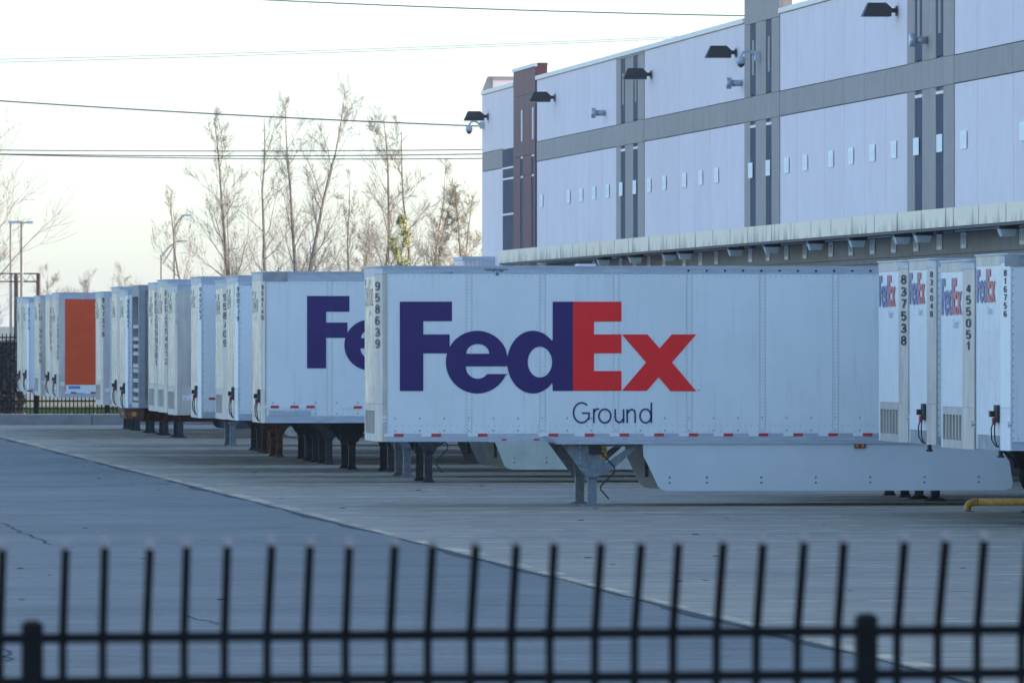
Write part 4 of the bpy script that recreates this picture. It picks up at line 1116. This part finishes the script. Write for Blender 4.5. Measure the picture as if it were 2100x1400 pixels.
# ------------------------------------------------------------------ street lamps, gantry, power lines
def cobra(px, ytop, zc, axp, ayp, label):
    p = at(px, HZ, zc); root = empty('street_lamp', (p.x, p.y, 0)); tag(root, label, 'street lamp', 'street lamps along the road beyond')
    h = th(ytop, zc); e_ = at(axp, ayp, zc); dx = e_.x-p.x; dz = e_.z
    MB().tube([(0,0,0),(0,0,h)], [.09,.06], 8).build('pole', M['pole'], root)
    MB().tube([(0,0,h-.1),(dx*.35,0,h+(dz-h)*.5),(dx*.75,0,h+(dz-h)*.95),(dx,0,dz)], .05, 5).build('lamp_arm', M['pole'], root)
    MB().tube([(0,0,h-.6),(dx*.4,0,h-.3+(dz-h)*.5),(dx*.7,0,h+(dz-h)*.85)], .04, 5).build('lamp_arm', M['pole'], root)
    MB().box(dx-.05, dx+.32, -.09,.09, dz-.05, dz+.03).build('lamp_head', M['cctv'], root)
cobra(358, 465, 420, 380, 441, 'taller of the two single arm street lamps left of the bare trees')
cobra(331, 522, 430, 372, 494, 'shorter of the two single arm street lamps, its head overlapping the other pole')
cobra(461, 520, 520, 476, 510, 'small distant street lamp among the bare branches')
p = at(44.5, HZ, 330); root = empty('street_lamp', (p.x, p.y, 0)); tag(root, 'tall double headed lamp pole behind the leftmost trailers', 'street lamp', 'street lamps along the road beyond')
h = th(455,330); MB().tube([(0,0,0),(0,0,h)], [.085,.06], 8).build('pole', M['pole'], root)
box('lamp_arm', M['pole'], root, -.25, .25, -.03, .03, h-.06, h)
for sx_ in (-1, 1): box('lamp_head', M['cctv'], root, *(sorted((sx_*.22, sx_*.44))), -.12, .12, h-.07, h+.03)
p = at(22, HZ, 345); root = empty('street_lamp', (p.x, p.y, 0)); tag(root, 'thin lamp pole half hidden in the branches at the left edge', 'street lamp', 'street lamps along the road beyond')
h = th(455,345); MB().tube([(0,0,0),(0,0,h)], [.07,.05], 8).build('pole', M['pole'], root); box('lamp_head', M['cctv'], root, -.1, .5, -.1, .1, h-.05, h+.04)
p = at(33, HZ, 345); root = empty('sign_gantry', (p.x, p.y, 0)); tag(root, 'brown gantry of two posts and a lattice beam behind the leftmost trailers', 'gantry')
dx = at(79, HZ, 345).x - p.x; h = th(560,345)
for xx in (0, dx): MB().tube([(xx,0,0),(xx,0,h)], [.11,.09], 8).build('gantry_post', M['wood'], root)
for zz in (h-.02, h-.35): box('gantry_beam', M['wood'], root, -3, dx, -.04, .04, zz-.03, zz+.03)
x = -2.8
while x < dx-.4: MB().tube([(x,0,h-.35),(x+.2,0,h-.02),(x+.4,0,h-.35)], .02, 4).build('gantry_brace', M['wood'], root); x += .4
def wire(pts, zc, r_, label):
    P = [at(a, b_, zc) for a, b_ in pts]
    def q(t):
        a, b_, c_ = P; return a*(1-t)*(1-2*t) + b_*4*t*(1-t) + c_*t*(2*t-1)
    ps = [q(-.15 + 1.35*i/24) for i in range(25)]
    o = MB().tube(ps, r_, 5, cap=False).build('power_line', M['wire']); tag(o, label, 'cable', 'overhead cables across the sky')
wire([(0,207),(480,236),(960,258)], 310, .028, 'middle overhead cable sloping down towards the far corner camera')
wire([(0,308),(500,310),(990,307)], 320, .02, 'upper cable of the bunch of three level ones')
wire([(0,316),(500,320),(990,316)], 320, .022, 'middle cable of the bunch of three level ones')
wire([(0,317),(500,325.5),(990,325)], 322, .02, 'lowest cable of the bunch of three level ones')
wire([(540,0),(1030,20),(1530,33)], 310, .026, 'topmost overhead cable running behind the warehouse roof')
wire([(0,122),(600,106),(1240,82)], 700, .028, 'upper of two very faint thin cables high in the sky')
wire([(0,128),(600,111),(1240,86)], 700, .028, 'lower of two very faint thin cables high in the sky')

# ------------------------------------------------------------------ foreground fence
FD = 23.68; PXM = F/FD
def near_fence():
    a = at(66, HZ, FD); b_ = at(1776, HZ, FD)
    # fence runs along +X at constant Y
    Y = a.y; X0 = a.x
    root = empty('picket_fence', (X0, Y, 0)); tag(root, 'blurred black steel picket fence with curved tops in the foreground', 'fence')
    def lxp(px):
        t_ = (px-1050)/F; zc = Y/(CT - ST*t_); return ST*zc + CT*t_*zc - X0, zc
    def zat(px, py): return EYE + (HZ-py)*lxp(px)[1]/F
    slope = (zat(2000,1291) - zat(60,1308)) / (lxp(2000)[0]-lxp(60)[0])
    zr = zat(60,1308)
    xs = []
    for post in (66-1710, 66, 1776, 1776+1710):
        xs += [post + 61.5 + i*83.55 for i in range(20)]
    def picket_mesh():
        m = MB(); hh = .0112
        zt0 = zr
        prof = [(0, .03), (0, zt0-.03), (-.006, zt0+.01), (-.140, zt0+.272)]
        vs = []
        for (yy, zz) in prof:
            h2 = hh
            vs += [(-h2, yy-h2, zz), (h2, yy-h2, zz), (h2, yy+h2, zz), (-h2, yy+h2, zz)]
        n = len(prof)
        fs = [(4*i+k, 4*i+(k+1) % 4, 4*(i+1)+(k+1) % 4, 4*(i+1)+k) for i in range(n-1) for k in range(4)] + [(3,2,1,0)]
        m.add(vs, fs)
        return m, prof[-1]
    m, tip = picket_mesh()
    first = None
    for px in xs:
        x = lxp(px)[0]
        if px < -170 or px > 2260: continue
        if first is None:
            first = m.build('picket', M['fence'], root); o = first
            tm = MB().box(-.010,.010,tip[0]-.018,tip[0]+.010,tip[1]-.012,tip[1]+.014); tp_ = tm.build('picket_glint_tip', M['tip'], o)  # small pale block added on each picket end as a painted glint
        else:
            o = link('picket', first.data, root); link('picket_glint_tip', tp_.data, o)
        o.location = (x + random.uniform(-.001,.001), 0, x*slope + random.uniform(-.003,.003)); o.rotation_euler = (random.uniform(-.004,.004), random.uniform(-.004,.004), random.uniform(-.02,.02))
    for px in (66-1710, 66, 1776, 1776+1710):
        x = lxp(px)[0]
        if px < -400 or px > 2600: continue
        q = MB().box(x-.031,x+.031,-.031,.031,0,zr+x*slope+.028).build('fence_post', M['fence'], root); bev(q, .004)
        c_ = MB().tube([(x,0,zr+x*slope+.0285),(x,0,zr+x*slope+.040),(x,0,zr+x*slope+.052)], [.046,.043,.022], 4).build('post_cap', M['fence'], q)
    xa, xb = lxp(-200)[0], lxp(2300)[0]
    for dz in (0, -.125, -1.6):
        z0 = zr + dz
        MB().add([(xa,-.016,z0+xa*slope-.014),(xb,-.016,z0+xb*slope-.014),(xb,.016,z0+xb*slope-.014),(xa,.016,z0+xa*slope-.014),
                  (xa,-.016,z0+xa*slope+.014),(xb,-.016,z0+xb*slope+.014),(xb,.016,z0+xb*slope+.014),(xa,.016,z0+xa*slope+.014)],
                 [(3,2,1,0),(4,5,6,7),(0,1,5,4),(1,2,6,5),(2,3,7,6),(3,0,4,7)]).build('fence_rail', M['fence'], root)
near_fence()

# ------------------------------------------------------------------ air
hz = MB().box(-4100, 4100, -500, 6100, -1.2, 17.5).build('haze', None); tag(hz, kind='stuff')
hm = bpy.data.materials.new('haze'); hm.use_nodes = True; t = hm.node_tree; t.nodes.clear()
ou = t.nodes.new('ShaderNodeOutputMaterial'); pv_ = t.nodes.new('ShaderNodeVolumePrincipled')
pv_.inputs['Color'].default_value = (.86, .90, .95, 1); pv_.inputs['Density'].default_value = .00013; pv_.inputs['Anisotropy'].default_value = 0
t.links.new(pv_.outputs[0], ou.inputs['Volume']); hz.data.materials.append(hm)
